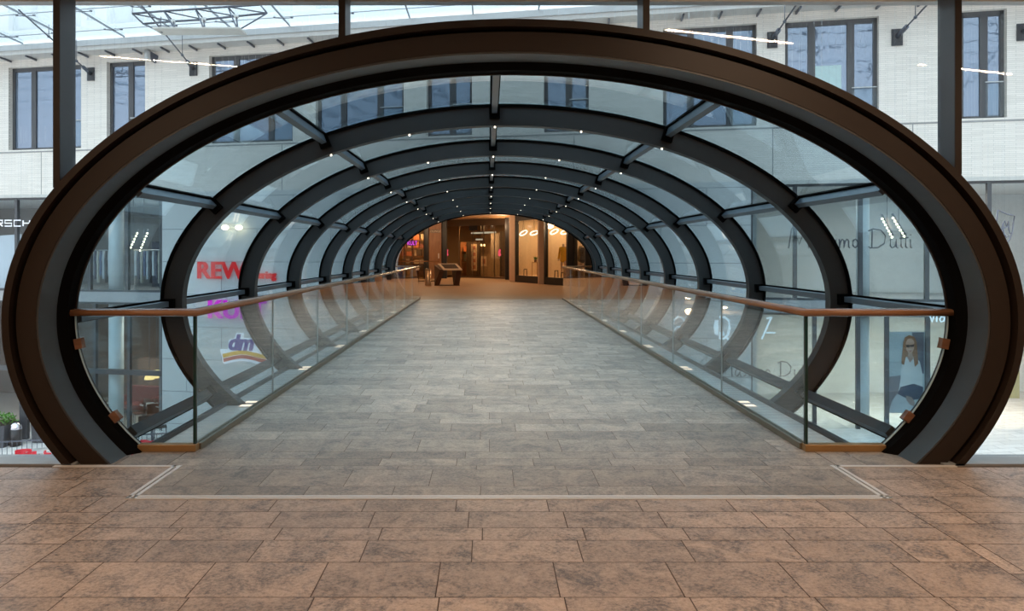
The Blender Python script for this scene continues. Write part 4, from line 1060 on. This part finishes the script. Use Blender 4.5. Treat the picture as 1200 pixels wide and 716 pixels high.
# glazed shop at the back
def shop_back():
    a = Vector((X(523, 49.5), 49.5, 0)); b = Vector((X(594, 46.5), 46.5, 0))
    d = (b - a); L = d.length; d.normalize(); n = Vector((d.y, -d.x, 0))
    f = lambda u, w, q: a + d * u + n * q + Vector((0, 0, w))
    m = MB(); H = 3.55
    m.prism([(0, H - .25), (L, H - .25), (L, H + .25), (0, H + .25)], f, -0.1, 0.05)
    for u in (0.03, L * .22, L * .45, L * .62, L * .8, L - 0.05): m.prism([(u - .02, 0), (u + .02, 0), (u + .02, H - .25), (u - .02, H - .25)], f, -0.04, 0.0)
    m.prism([(0, 0), (L, 0), (L, .10), (0, .10)], f, -0.05, 0.02)
    o = m.build('window_60', paint('bronze_frame', (0.13, 0.08, 0.045), 0.4, 0.4)); struct(o, 'bronze glazed shop front at the back of the mall')
    struct(MB().prism([(0.03, .1), (L, .1), (L, H - .25), (0.03, H - .25)], f, -0.032, -0.02).build('pane', brown_glass, o))
    st = paint('back_shop_wall', (0.34, 0.23, 0.13), 0.8)
    struct(MB().prism([(-.3, 0), (L + .3, 0), (L + .3, 3.9), (-.3, 3.9)], f, -4.2, -4.0).build('wall_back_shop', st))
    # contents
    cols = [(0.75, 0.62, 0.45), (0.70, 0.25, 0.10), (0.62, 0.52, 0.42), (0.45, 0.30, 0.20), (0.66, 0.60, 0.52), (0.20, 0.30, 0.28)]
    for k, (px, py, w, h) in enumerate(((543.5, 290, .24, .24), (543.8, 298, .22, .22), (543.8, 305.6, .22, .22), (543.8, 313.5, .22, .24), (555.5, 306.5, .22, .32))):
        u = (X(px, 47.8) - a.x) / d.x; z = HC - (py - VY) * 47.8 / F
        t = thing('framed_print', ['cream framed print in the back shop, top of a column of four', 'cream framed print in the back shop, second of a column of four', 'cream framed print in the back shop, third of a column of four', 'cream framed print in the back shop, lowest of a column of four', 'small framed print alone right of the column of prints'][k], 'picture', f(u, z, -1.0), 'prints in the back shop')
        MB().prism([(u - w, z - h), (u + w, z - h), (u + w, z + h), (u - w, z + h)], f, -1.03, -1.0).build('frame', paint('print_cream', (0.72, 0.60, 0.46), 0.6), t)
        MB().prism([(u - w * .5, z - h * .5), (u + w * .5, z - h * .5), (u + w * .5, z + h * .5), (u - w * .5, z + h * .5)], f, -0.999, -0.99).build('picture', paint('print_red', (0.42, 0.16, 0.10), 0.6), t)
    u0 = 1.05
    sh = thing('display_rack', 'dark rack carrying the framed prints in the back shop', 'rack', f(u0, 0, -1.1))
    MB().prism([(u0 - .2, 0), (u0 + .9, 0), (u0 + .9, 2.3), (u0 - .2, 2.3)], f, -1.14, -1.04).build('rack_board', paint('rack_dark', (0.08, 0.055, 0.04), 0.6), sh)
    MB().prism([(u0 - .2, 0), (u0 + .9, 0), (u0 + .9, .06), (u0 - .2, .06)], f, -1.4, -0.9).build('foot', blackm, sh)
    for k, (px, py, ww, hh, ci) in enumerate(((528, 291, .20, .18, 1), (533.5, 299, .38, .20, 0), (527.5, 302, .14, .26, 5), (533, 303.5, .35, .10, 1))):
        u = (X(px, 48.6) - a.x) / d.x; z = HC - (py - VY) * 48.6 / F
        o = MB().prism([(u - ww, z - hh), (u + ww, z - hh), (u + ww, z + hh), (u - ww, z + hh)], f, -1.9, -1.5).build('display_box', paint('display_%d' % ci, cols[ci], 0.7), None, 0.02, org=f(u, z - hh, -1.7))
        tag(o, ['orange box on the back shop shelves, topmost', 'cream box on the back shop shelves, in the middle', 'green grey box on the back shop shelves, left of the cream one', 'orange flat box on the back shop shelves, under the cream one'][k], 'box', 'boxes on the back shop shelves')
    shf = thing('shop_shelf', 'wooden shelf unit holding boxes at the left of the back shop', 'shelf', f(0.5, 0, -1.7))
    for z in (0.3, 0.95, 1.22, 1.70):
        MB().prism([(0.05, z - .03), (1.1, z - .03), (1.1, z), (0.05, z)], f, -1.95, -1.4).build('shelf_board', warmw, shf)
    for u in (0.05, 1.1): MB().prism([(u - .03, 0), (u + .03, 0), (u + .03, 2.3), (u - .03, 2.3)], f, -1.95, -1.4).build('side_panel', warmw, shf)
    for k, (px, py) in enumerate(((541, 287), (549, 287.2), (552.5, 287.3))):
        u = (X(px, 48.2) - a.x) / d.x; z = HC - (py - VY) * 48.2 / F
        t = thing('spot_lamp', 'small warm spot lamp hanging in the back shop', 'lamp', f(u, z, -1.3), 'spot lamps in the back shop')
        MB().lathe([(.07, -.05), (.05, .08)], f(u, z, -1.3), 8).build('lamp_shade', emit('spot_glow', (1.0, 0.78, 0.45), 6), t)
        MB().tube([f(u, z + .07, -1.3), f(u, 3.7, -1.3)], .012, 5).build('cord', blackm, t)
    # red stickers on the glass
    for u in (0.07, L * .885):
        z = 1.62
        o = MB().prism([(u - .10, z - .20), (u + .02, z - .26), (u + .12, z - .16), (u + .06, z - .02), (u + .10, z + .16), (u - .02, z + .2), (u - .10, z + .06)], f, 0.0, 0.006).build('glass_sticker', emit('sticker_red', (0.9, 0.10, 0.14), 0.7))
        tag(o, 'small red sticker on the %s end of the back shop glass' % ('left' if u < 1 else 'right'), 'sticker')
    # hanging dark screen and pale light strips
    u = L * .52; o = MB().prism([(u - .55, 3.0), (u + .05, 3.0), (u + .05, 3.3), (u - .55, 3.3)], f, 0.02, 0.10).build('hanging_screen', blackm); tag(o, 'black sign box at the top of the back shop front', 'sign box')
    for u_, z_, w_ in ((0.8, 2.92, .75), (1.55, 2.94, .55), (.75, 2.48, .3)):
        o = MB().prism([(u_ - w_, z_ - .05), (u_ + w_, z_ - .05), (u_ + w_, z_ + .05), (u_ - w_, z_ + .05)], f, -2.6, -2.5).build('light_strip', emit('strip_glow', (0.75, 0.85, 0.95), 1.0))
        tag(o, 'pale light strip at the ceiling of the back shop', 'light', 'pale light strips of the back shop')
    # dark partition with a poster
    o = MB().prism([(L * .66, 0), (L, 0), (L, 2.95), (L * .66, 2.95)], f, -1.6, -1.5).build('partition_screen', paint('partition_dark', (0.07, 0.045, 0.03), 0.7)); tag(o, 'dark partition behind the right half of the back shop glass', 'partition')
    o = MB().prism([(L * .50, 1.2), (L * .64, 1.2), (L * .64, 2.85), (L * .50, 2.85)], f, -1.62, -1.58).build('shop_poster', paint('poster_grey_warm', (0.34, 0.28, 0.24), 0.6, 0, .4, 1.2)); tag(o, 'grey poster beside the dark partition in the back shop', 'poster')
shop_back()
# dark jambs, wood panel with door
def jamb(px0, px1, y, lab, mat, h=3.75, dep=0.5):
    o = MB().bx(X(px0, y), X(px1, y), y, y + dep, 0, h).build('pillar', mat, None, 0.01, org=(X((px0 + px1) / 2, y), y, 0)); tag(o, lab, 'pillar')
    return o
jamb(516.5, 523.5, 47.0, 'black square pillar between the wooden door panel and the back shop', blackm)
jamb(497.5, 502.0, 45.5, 'black square pillar left of the wooden door panel', blackm)
jamb(462, 465, 45.5, 'slim black pillar at the left end of the colourful shop', blackm)
jamb(592, 597, 44.8, 'black pillar at the right end of the back shop', blackm)
jamb(597, 604, 41.9, 'cream square pillar left of the first display window', cream)
jamb(631, 638, 38.6, 'cream square pillar between the two lit display windows', cream, 3.75, 0.4)
dp = thing('door_panel', 'tall reddish wooden panel with a door and a name plate', 'door panel', (X(509, 46.5), 46.5, 0))
MB().bx(X(502, 46.5), X(517, 46.5), 46.5, 46.7, 0, 3.7).build('panel', warmw, dp)
dd = MB().bx(X(509.5, 46.4), X(516, 46.4), 46.44, 46.49, 0.02, 2.3).build('door', wood('door_wood', (0.26, 0.11, 0.05), (0.38, 0.18, 0.08), (6, 6, 1.5)), dp)
MB().bx(X(513.6, 46.4), X(514.6, 46.4), 46.36, 46.44, 1.25, 1.55).build('door_notice', white, dd)
nb_ = MB().bx(X(503.5, 46.4), X(515.3, 46.4), 46.44, 46.49, 2.80, 3.02).build('name_plate', paint('plate_brown', (0.20, 0.12, 0.07), 0.5), dp)
text('plate_letters', 'LOUNGE', paint('plate_letter', (0.72, 0.6, 0.45), 0.5), (X(509.4, 46.4), 46.43, 2.84), 0.19, 0, 0.005, 0.0, 0, nb_)
MB().bx(X(504.5, 46.4), X(507, 46.4), 46.40, 46.49, 3.36, 3.52).build('exit_lamp', emit('exit_mint', (0.35, 0.85, 0.70), 0.9), dp)
# colourful shop at the left with magenta name
def left_shop():
    y = 46.0
    m = MB()
    for px in (465, 474, 483, 497): m.bx(X(px, y) - .025, X(px, y) + .025, y, y + .06, 0, 3.3)
    m.bx(X(462, y), X(498, y), y, y + .06, 3.2, 3.75)
    o = m.build('window_61', blackm); struct(o, 'glazed front of the colourful shop')
    struct(MB().bx(X(465, y), X(497, y), y + .02, y + .035, 0, 3.2).build('pane', brown_glass, o))
    struct(MB().bx(X(440, y), X(500, y), y + 3.5, y + 3.7, 0, 3.9).build('wall_colour_shop', paint('colour_shop_wall', (0.36, 0.24, 0.14), 0.8)))
    MB().bx(X(482, y), X(497, y), y - .06, y + .0, 3.22, 3.36).build('light_strip', emit('strip_glow2', (0.75, 0.85, 0.9), 0.8), o)
    t = thing('shop_shelf', 'wide dark shelf unit full of colourful goods in the left mall shop', 'shelf', (X(484, y + 1.5), y + 1.5, 0))
    for z in (0.4, 0.9, 1.4, 1.9, 2.4): MB().bx(X(466, y), X(497, y), y + 1.3, y + 1.8, z - .04, z).build('shelf_board', warmw, t)
    for px in (466, 481.5, 497): MB().bx(X(px, y) - .03, X(px, y) + .03, y + 1.3, y + 1.8, 0, 2.7).build('side_panel', warmw, t)
    rnd = random.Random(3); cols = [(0.75, 0.25, 0.12), (0.78, 0.66, 0.46), (0.16, 0.11, 0.08), (0.70, 0.45, 0.22), (0.62, 0.52, 0.42), (0.35, 0.12, 0.10), (0.8, 0.75, 0.66)]
    k = 0
    for z in (0.9, 1.4, 1.9, 2.4):
        x = X(466, y) + .08
        while x < X(497, y) - .25:
            w = rnd.uniform(.14, .34); h = rnd.uniform(.18, .42)
            if abs(x - X(481.5, y)) < .02 or (x < X(481.5, y) + .05 and x + w > X(481.5, y) - .05): x = X(481.5, y) + .06
            ci = rnd.randrange(7)
            o = MB().bx(x, x + w, y + 1.36, y + 1.68, z + .002, z + h).build('packaged_good', paint('goods_%d' % ci, cols[ci], 0.6), None, 0.02, org=(x + w / 2, y + 1.5, z))
            tag(o, 'boxed item among colourful goods on the shelves of the left mall shop', 'box', 'goods on the shelves of the left mall shop')
            x += w + rnd.uniform(.03, .10)
    # bright magenta sign, hardly readable
    t = thing('neon_sign', 'small magenta lettered sign hanging in the left mall shop', 'sign', (X(483, 44.9), 44.9, 2.18))
    MB().bx(X(478.5, 45), X(488.2, 45), 44.9, 44.93, 2.02, 2.33).build('sign_board', paint('sign_plum', (0.10, 0.01, 0.10), 0.5), t)
    text('letters', 'KULT', emit('neon_magenta', (0.75, 0.10, 0.90), 1.0), (X(483.3, 45), 44.89, 2.05), 0.34, 0, 0.004, 0.0, 0, t, 0.72)
    MB().tube([(X(483, 45), 44.915, 2.33), (X(483, 45), 44.915, 3.93)], .012, 5).build('hanger', blackm, t)
left_shop()
o = MB().bx(X(440, 44), X(463, 44), 44, 44.3, 0, 3.7).build('wall_panel', wood('amber_panel', (0.36, 0.19, 0.07), (0.50, 0.29, 0.12), (6, 6, 1)), None, org=(X(452, 44), 44, 0)); tag(o, 'amber wooden wall panel left of the colourful shop', 'wall panel')

# void railing in the mall
def mall_rail(p, q, lab, hm=handw):
    t = thing('balustrade', lab, 'balustrade', (p[0], p[1], 0))
    hr = MB(); handrail(hr, [(p[0], p[1], RAILZ), (q[0], q[1], RAILZ)]); hr.build('handrail', hm, t)
    MB().bar((p[0], p[1], .55), (q[0], q[1], .55), 0.014, 1.04).build('glass_panel', rail_glass, t)
    MB().bar((p[0], p[1], .025), (q[0], q[1], .025), 0.06, .05).build('base_channel', olive, t)
mall_rail((X(455, 42), 42), (X(514, 42), 42), 'glass balustrade with wooden handrail in the mall, behind the steel bin')
# blue pushchair seat visible behind the left rail
pb = thing('blue_armchair', 'blue armchair behind the left rail at the end of the bridge', 'chair', (X(463, 36), 36, 0))
bl_ = paint('blue_cloth', (0.04, 0.10, 0.42), 0.8)
c = ORG[pb.name]
MB().box((c.x, c.y, .28), (.7, .7, .22)).build('seat', bl_, pb, .05); MB().box((c.x, c.y + .3, .62), (.7, .16, .6)).build('backrest', bl_, pb, .05)
for s in (-1, 1): MB().box((c.x + s * .33, c.y, .42), (.12, .7, .35)).build('armrest', bl_, pb, .04)
for sx in (-.28, .28):
    for sy in (-.28, .28): MB().tube([(c.x + sx, c.y + sy, 0), (c.x + sx, c.y + sy, .18)], .025, 8).build('leg', darkst, pb)
# steel bin and information stand
b = Vector((X(501.5, 37.3), 37.3, 0)); t = thing('litter_bin', 'round steel litter bin left of the information stand', 'bin', b)
MB().lathe([(.145, 0.0), (.15, .03), (.15, .74)], b, 24).build('bin_body', paint('warm_steel', (0.62, 0.45, 0.30), 0.3, 0.6), t)
MB().lathe([(.155, .741), (.155, .79), (.10, .80), (.09, .76)], b, 24).build('lid', paint('lid_steel', (0.50, 0.38, 0.27), 0.3, 0.7), t)
kb = Vector((X(524, 37.0), 37.0, 0)); ki = thing('information_stand', 'dark brown information stand with a sloping screen on two leaning legs', 'stand', kb)
kd = wood('kiosk_wood', (0.045, 0.018, 0.010), (0.085, 0.035, 0.018), (3, 3, 20), 0.35)
kx0, kx1 = X(510.5, 37), X(539, 37)
for b0, b1, t0_, t1_ in ((509.3, 515.0, 515.5, 520.8), (531.5, 538.5, 535.5, 541.0)):
    MB().add([(X(b0, 36.9), 36.7, 0), (X(b1, 36.9), 36.7, 0), (X(b1, 36.9) - .02, 37.2, 0), (X(b0, 36.9) - .02, 37.2, 0),
              (X(t0_, 36.6), 36.6, .77), (X(t1_, 36.6), 36.6, .77), (X(t1_ - 6.5, 37.4), 37.4, 0.99), (X(t0_ - 6.5, 37.4), 37.4, 0.99)],
             [(0, 3, 2, 1), (4, 5, 6, 7), (0, 1, 5, 4), (1, 2, 6, 5), (2, 3, 7, 6), (3, 0, 4, 7)]).build('leg', kd, ki, .01)
tp = [(X(519.8, 36.5), 36.5, .745), (X(541.6, 36.5), 36.5, .745), (X(535.2, 37.5), 37.5, 1.01), (X(512.8, 37.5), 37.5, 1.01)]
MB().add(tp + [(a, b_, c_ + .05) for a, b_, c_ in tp], [(3, 2, 1, 0), (4, 5, 6, 7), (0, 1, 5, 4), (1, 2, 6, 5), (2, 3, 7, 6), (3, 0, 4, 7)]).build('top', paint('kiosk_frame', (0.62, 0.50, 0.40), 0.4), ki)
def lerp4(u, v, dz): 
    a = Vector(tp[0]).lerp(Vector(tp[1]), u); b_ = Vector(tp[3]).lerp(Vector(tp[2]), u); r_ = a.lerp(b_, v); r_.z += dz; return r_
MB().add([lerp4(u, v, .052) for u, v in ((.12, .14), (.86, .14), (.86, .86), (.12, .86))] + [lerp4(u, v, .062) for u, v in ((.12, .14), (.86, .14), (.86, .86), (.12, .86))],
         [(3, 2, 1, 0), (4, 5, 6, 7), (0, 1, 5, 4), (1, 2, 6, 5), (2, 3, 7, 6), (3, 0, 4, 7)]).build('screen', paint('screen_dark', (0.03, 0.035, 0.05), 0.12), ki)
MB().bx(kx0, kx1, 36.8, 37.2, 0, .04).build('base', kd, ki)

# lit display windows on the right
PTS = [Vector((X(604, 41.6), 41.6, 0)), Vector((X(631, 39.0), 39.0, 0)), Vector((X(638, 38.4), 38.4, 0)), Vector((X(664.5, 36.5), 36.5, 0)), Vector((X(672, 36.0), 36.0, 0)), Vector((X(686, 35.0), 35.0, 0)), Vector((X(700, 34.0), 34.0, 0)), Vector((X(730, 32.2), 32.2, 0))]
disp = paint('display_wall', (0.74, 0.56, 0.36), 0.8)
def display(i0, i1, nm, lab):
    a, b_ = PTS[i0], PTS[i1]; d = (b_ - a); L = d.length; d.normalize(); n = Vector((d.y, -d.x, 0))
    if n.y > 0: n = -n
    f = lambda u, w, q: a + d * u + n * q + Vector((0, 0, w))
    t = thing('display_window', lab, 'display window', a)
    m = MB(); H = 3.55
    m.prism([(0, 0), (L, 0), (L, .36), (0, .36)], f, -0.14, 0.03); m.prism([(0, H - .22), (L, H - .22), (L, H + .3), (0, H + .3)], f, -0.14, 0.03)
    m.prism([(0, .36), (.14, .36), (.14, H - .22), (0, H - .22)], f, -0.14, 0.03); m.prism([(L - .03, .36), (L, .36), (L, H - .22), (L - .03, H - .22)], f, -0.14, 0.03)
    m.build('frame', blackm, t)
    MB().prism([(.14, .36), (L - .03, .36), (L - .03, H - .22), (.14, H - .22)], f, -0.06, -0.048).build('pane', clear('display_glass', (0.97, 0.97, 0.97), 0.03), t)
    MB().prism([(-.1, .30), (L, .30), (L, 3.9), (-.1, 3.9)], f, -1.75, -1.7).build('back_panel', disp, t)
    MB().prism([(-.08, .30), (0, .30), (0, 3.9), (-.08, 3.9)], f, -1.7, -0.14).build('side_panel', disp, t)
    MB().prism([(0, .30), (L, .30), (L, .36), (0, .36)], f, -1.7, -0.14).build('display_floor', disp, t)
    return f, L, t
def ring_lamp(c, r, tilt, lab):
    pts = []
    for k in range(24):
        a = 2 * PI * k / 24; v = Vector((r * math.cos(a), r * math.sin(a) * .9, 0)); v = Matrix.Rotation(tilt, 3, 'Y') @ (Matrix.Rotation(R(28), 3, 'X') @ v); pts.append(c + v)
    t = thing('ring_lamp', lab, 'lamp', c, 'ring lamps in the display windows')
    MB().tube(pts, .028, 6, True).build('light_ring', emit('ring_glow', (1.0, 0.86, 0.62), 2.5), t)
    MB().tube([pts[6], (c.x, c.y, 3.55)], .006, 5).build('wire', blackm, t)
    MB().tube([pts[18], (c.x, c.y, 3.55)], .006, 5).build('wire', blackm, t)
def metal_frame(c, w, h, lab, rz=0.0, name='display_stand', group=None, mat=None):
    t = thing(name, lab, 'stand', c, group); ca, sa = math.cos(rz), math.sin(rz)
    g = lambda x, y, z: (c.x + x * ca - y * sa, c.y + x * sa + y * ca, c.z + z)
    for sx in (-1, 1):
        for sy in (-1, 1): MB().bar(g(sx * w / 2, sy * w / 2, 0), g(sx * w / 2 * .9, sy * w / 2 * .9, h), .03, .03, (0, 1, 0)).build('leg', mat or blackm, t)
    MB().box((c.x, c.y, c.z + h), (w * 1.1, w * 1.1, .035), rz).build('top', mat or blackm, t)
    return t
def mannequin(c, coat, h, lab, name='mannequin', rz=0.0):
    t = thing(name, lab, 'mannequin', c)
    sk = paint('mannequin_skin', (0.60, 0.42, 0.28), 0.5)
    def limb(pts, rad, nm, mat, par):
        me = bpy.data.meshes.new(nm)
        ca, sa = math.cos(rz), math.sin(rz)
        me.from_pydata([(x * h * ca - y * h * sa, x * h * sa + y * h * ca, z * h) for x, y, z in pts[0]], pts[1], [])
        o = bpy.data.objects.new(nm, me); COL.objects.link(o); o.parent = par; me.materials.append(mat)
        s = o.modifiers.new('Skin', 'SKIN')
        for i, v in enumerate(me.skin_vertices[0].data): v.radius = (rad[i] * h, rad[i] * h * .8)
        me.skin_vertices[0].data[0].use_root = True
        ss = o.modifiers.new('Subdivision', 'SUBSURF'); ss.levels = 1; ss.render_levels = 2
        return o
    V = [(0, 0, .53), (0, 0, .62), (0, 0, .74), (0, 0, .82), (0, 0, .87), (0, -.01, .93), (.05, 0, .50), (.055, -.01, .28), (.055, .01, .05), (.06, -.06, .015), (-.05, 0, .50), (-.06, 0, .28), (-.06, .02, .05), (-.065, -.05, .015), (.10, 0, .81), (.135, .02, .64), (.14, -.03, .49), (.14, -.04, .45), (-.10, 0, .81), (-.135, .02, .64), (-.14, -.03, .49), (-.14, -.04, .45)]
    E = [(0, 1), (1, 2), (2, 3), (3, 4), (4, 5), (0, 6), (6, 7), (7, 8), (8, 9), (0, 10), (10, 11), (11, 12), (12, 13), (3, 14), (14, 15), (15, 16), (16, 17), (3, 18), (18, 19), (19, 20), (20, 21)]
    Rr = [.075, .065, .075, .06, .028, .058, .05, .036, .022, .02, .05, .036, .022, .02, .035, .026, .02, .022, .035, .026, .02, .022]
    limb((V, E), Rr, 'body', sk, t)
    V2 = [(0, 0, .40), (0, 0, .56), (0, 0, .66), (0, 0, .78), (0, 0, .835), (.10, 0, .81), (.138, .02, .64), (.142, -.03, .50), (-.10, 0, .81), (-.138, .02, .64), (-.142, -.03, .50)]
    E2 = [(0, 1), (1, 2), (2, 3), (3, 4), (3, 5), (5, 6), (6, 7), (3, 8), (8, 9), (9, 10)]
    limb((V2, E2), [.125, .10, .088, .095, .05, .048, .04, .036, .048, .04, .036], 'coat', coat, t)
    return t
f1, L1, d1 = display(0, 1, 'a', 'tall lit display window left of the middle cream pillar')
f2, L2, d2 = display(2, 3, 'b', 'tall lit display window right of the middle cream pillar')
f3, L3, d3 = display(4, 5, 'c', 'tall lit display window at the right, behind the handrail')
f4, L4, d4 = display(6, 7, 'd', 'lit display window farthest right behind the tube end')
jamb(665, 672.5, 36.0, 'black pillar right of the second lit display window', blackm, 3.75, 0.3)
jamb(686, 700, 34.6, 'broad black pillar at the far right of the display windows', blackm, 3.75, 0.3)
ring_lamp(pt(613.5, 273, 41.2), .22, R(-30), 'tilted glowing ring lamp in the first display window, left of its pair')
ring_lamp(pt(626, 273, 40.3), .22, R(-20), 'tilted glowing ring lamp in the first display window, right of its pair')
ring_lamp(pt(649.5, 271.5, 38.1), .21, R(-30), 'tilted glowing ring lamp in the second display window, left of its pair')
ring_lamp(pt(662, 272, 37.1), .20, R(-20), 'tilted glowing ring lamp in the second display window, right of its pair')
metal_frame(Vector((X(615.6, 41.0), 41.0, .36)), .16, .34, 'small black display stand low in the first lit window')
metal_frame(Vector((X(652, 37.9), 37.9, .36)), .17, .34, 'small black display stand low in the second lit window, left one')
metal_frame(Vector((X(659.5, 37.2), 37.2, .36)), .15, .26, 'small black display stand low in the second lit window, right one')
st_ = metal_frame(Vector((X(626.5, 40.2), 40.2, .36)), .28, .72, 'slender light wooden stool at the right of the first lit window', 0, 'display_stool', None, paint('pale_wood', (0.55, 0.36, 0.18), 0.5))
vp = Vector((X(627.5, 40.2), 40.2, 1.10)); t = thing('potted_plant', 'small green plant in a pot on the wooden stool', 'plant', vp)
MB().lathe([(.06, 0), (.08, .12)], vp, 12).build('pot', paint('pot_brown', (0.25, 0.14, 0.08), 0.6), t)
m = MB(); rnd = random.Random(5)
for k in range(40):
    a = rnd.random() * 2 * PI; d_ = Vector((math.cos(a), math.sin(a), rnd.uniform(.4, 1.6))).normalized() * rnd.uniform(.12, .25); p = vp + Vector((0, 0, .12)); w = d_.cross(Vector((0, 0, 1))).normalized() * .03
    m.add([p, p + d_ * .5 + w, p + d_, p + d_ * .5 - w], [(0, 1, 2, 3)])
m.build('foliage', leafm, t)
mannequin(Vector((X(660.5, 37.5), 37.5, .36)), paint('yellow_coat', (0.85, 0.50, 0.02), 0.8), 1.82, 'mannequin in a bright yellow coat in the second lit window', 'mannequin', -0.6)
mannequin(Vector((X(643.5, 39.0), 39.0, .36)), paint('tan_coat', (0.50, 0.33, 0.18), 0.8), 1.6, 'mannequin in a tan coat at the left of the second lit window', 'mannequin', -0.4)
mannequin(Vector((X(680, 36.2), 36.2, .36)), paint('khaki_coat', (0.24, 0.17, 0.08), 0.8), 1.86, 'mannequin in a khaki coat in the display window behind the handrail', 'mannequin', -0.5)
mannequin(Vector((X(683.5, 36.1), 36.1, .36)), paint('dark_coat', (0.03, 0.03, 0.04), 0.8), 1.78, 'mannequin in a dark coat right of the khaki one', 'mannequin', -0.5)

# ------------------------------------------------------------------ light
W = bpy.data.worlds.new('overcast_sky'); SC.world = W; W.use_nodes = True
nt = W.node_tree; nt.nodes.clear()
wo_ = nt.nodes.new('ShaderNodeOutputWorld'); bg = nt.nodes.new('ShaderNodeBackground')
tc = nt.nodes.new('ShaderNodeTexCoord'); nz = nt.nodes.new('ShaderNodeTexNoise'); nz.inputs['Scale'].default_value = 3.0; nz.inputs['Detail'].default_value = 4.0
rp = nt.nodes.new('ShaderNodeValToRGB')
rp.color_ramp.elements[0].position = 0.35; rp.color_ramp.elements[0].color = (0.78, 0.86, 0.94, 1)
rp.color_ramp.elements[1].position = 0.65; rp.color_ramp.elements[1].color = (1.0, 0.99, 0.98, 1)
nt.links.new(tc.outputs['Generated'], nz.inputs['Vector']); nt.links.new(nz.outputs['Fac'], rp.inputs[0]); nt.links.new(rp.outputs[0], bg.inputs[0])
# overcast sky: about three times brighter overhead than at the horizon
sx_ = nt.nodes.new('ShaderNodeSeparateXYZ'); nt.links.new(tc.outputs['Generated'], sx_.inputs[0])
mr_ = nt.nodes.new('ShaderNodeMapRange'); mr_.inputs['From Min'].default_value = 0.0; mr_.inputs['From Max'].default_value = 1.0
mr_.inputs['To Min'].default_value = 1.15; mr_.inputs['To Max'].default_value = 3.7
nt.links.new(sx_.outputs[2], mr_.inputs[0]); nt.links.new(mr_.outputs[0], bg.inputs[1])
nt.links.new(bg.outputs[0], wo_.inputs[0])

def area(name, loc, size, power, col, rot=(0, 0, 0), sy=None):
    l = bpy.data.lights.new(name, 'AREA'); l.energy = power; l.color = col; l.size = size
    if sy: l.shape = 'RECTANGLE'; l.size_y = sy
    o = bpy.data.objects.new(name, l); COL.objects.link(o); o.location = loc; o.rotation_euler = rot
    return o
warm = (1.0, 0.70, 0.47)
for x, y in ((2.5, 4.0), (-3.65, 2.97), (-0.4, 1.0), (5.8, 2.6), (-7.0, 4.2), (2.9, 0.2), (-4.2, -0.8), (6.5, -1.2), (-0.3, -2.4)):
    area('hall_linear_lamp', (x, y, 3.82), 1.55, 42, warm, (0, 0, R(-19)), 0.05)
for y in RY[:7]:
    l = bpy.data.lights.new('rib_spot', 'SPOT'); l.energy = 110; l.color = (1.0, 0.88, 0.74); l.spot_size = R(120); l.spot_blend = 0.9; l.shadow_soft_size = 0.15
    o = bpy.data.objects.new('rib_spot', l); COL.objects.link(o); o.location = (CX, y, 2.9)
for x, y in ((0, 30), (-3, 35), (3, 31), (0, 40), (-3.5, 43), (0.8, 44.5)):
    l = bpy.data.lights.new('mall_fill_light', 'POINT'); l.energy = 38 if y < 32 else 85; l.color = (1.0, 0.68, 0.40); l.shadow_soft_size = 0.25  # added point lights without fittings, hung low to brighten the ceiling too
    o = bpy.data.objects.new('mall_fill_light', l); COL.objects.link(o); o.location = (x, y, 3.15)
for ff, L in ((f1, L1), (f2, L2), (f3, L3), (f4, L4)):
    p = ff(L * .5, 3.52, -.9); area('display_lamp', p, 0.5, 36, (1.0, 0.70, 0.38))
area('back_shop_lamp', (-0.9, 49.0, 3.5), 1.0, 220, (1.0, 0.75, 0.48))
area('colour_shop_lamp', (X(482, 46.7), 46.6, 3.5), 0.8, 95, (1.0, 0.80, 0.55))
for px, z in ((130, 3.6), (1000, 3.6), (1150, 3.6), (1080, 3.6)):
    p = fp(fu(px), z, -2.2); area('shop_lamp', p, 1.5, 60, (1.0, 0.9, 0.78))
for px in (60, 140, 980, 1080, 1180):
    p = fp(fu(px), -0.5, -2.2); area('street_shop_lamp', p, 1.5, 130, (1.0, 0.85, 0.68))

# ------------------------------------------------------------------ camera and colour
cam = bpy.data.cameras.new('camera'); co = bpy.data.objects.new('camera', cam); COL.objects.link(co)
co.location = (0, 0, HC); co.rotation_euler = (PI / 2, 0, 0)
cam.sensor_width = 36.0; cam.sensor_fit = 'HORIZONTAL'; cam.lens = 36.0 * F / 1200.0
cam.shift_x = (600 - VX) / 1200.0; cam.shift_y = -(358 - VY) / 1200.0
cam.clip_start = 0.05; cam.clip_end = 300
SC.camera = co
vs_ = SC.view_settings
SC.display_settings.display_device = 'sRGB'
vs_.view_transform = 'Standard'; vs_.look = 'None'; vs_.gamma = 1.0; vs_.use_curve_mapping = False; vs_.exposure = 0.35
SC.cycles.max_bounces = 8; SC.cycles.diffuse_bounces = 4; SC.cycles.glossy_bounces = 4; SC.cycles.transparent_max_bounces = 40
SC.cycles.sample_clamp_indirect = 6.0
SC.cycles.caustics_reflective = False; SC.cycles.caustics_refractive = False
SC.cycles.use_denoising = True
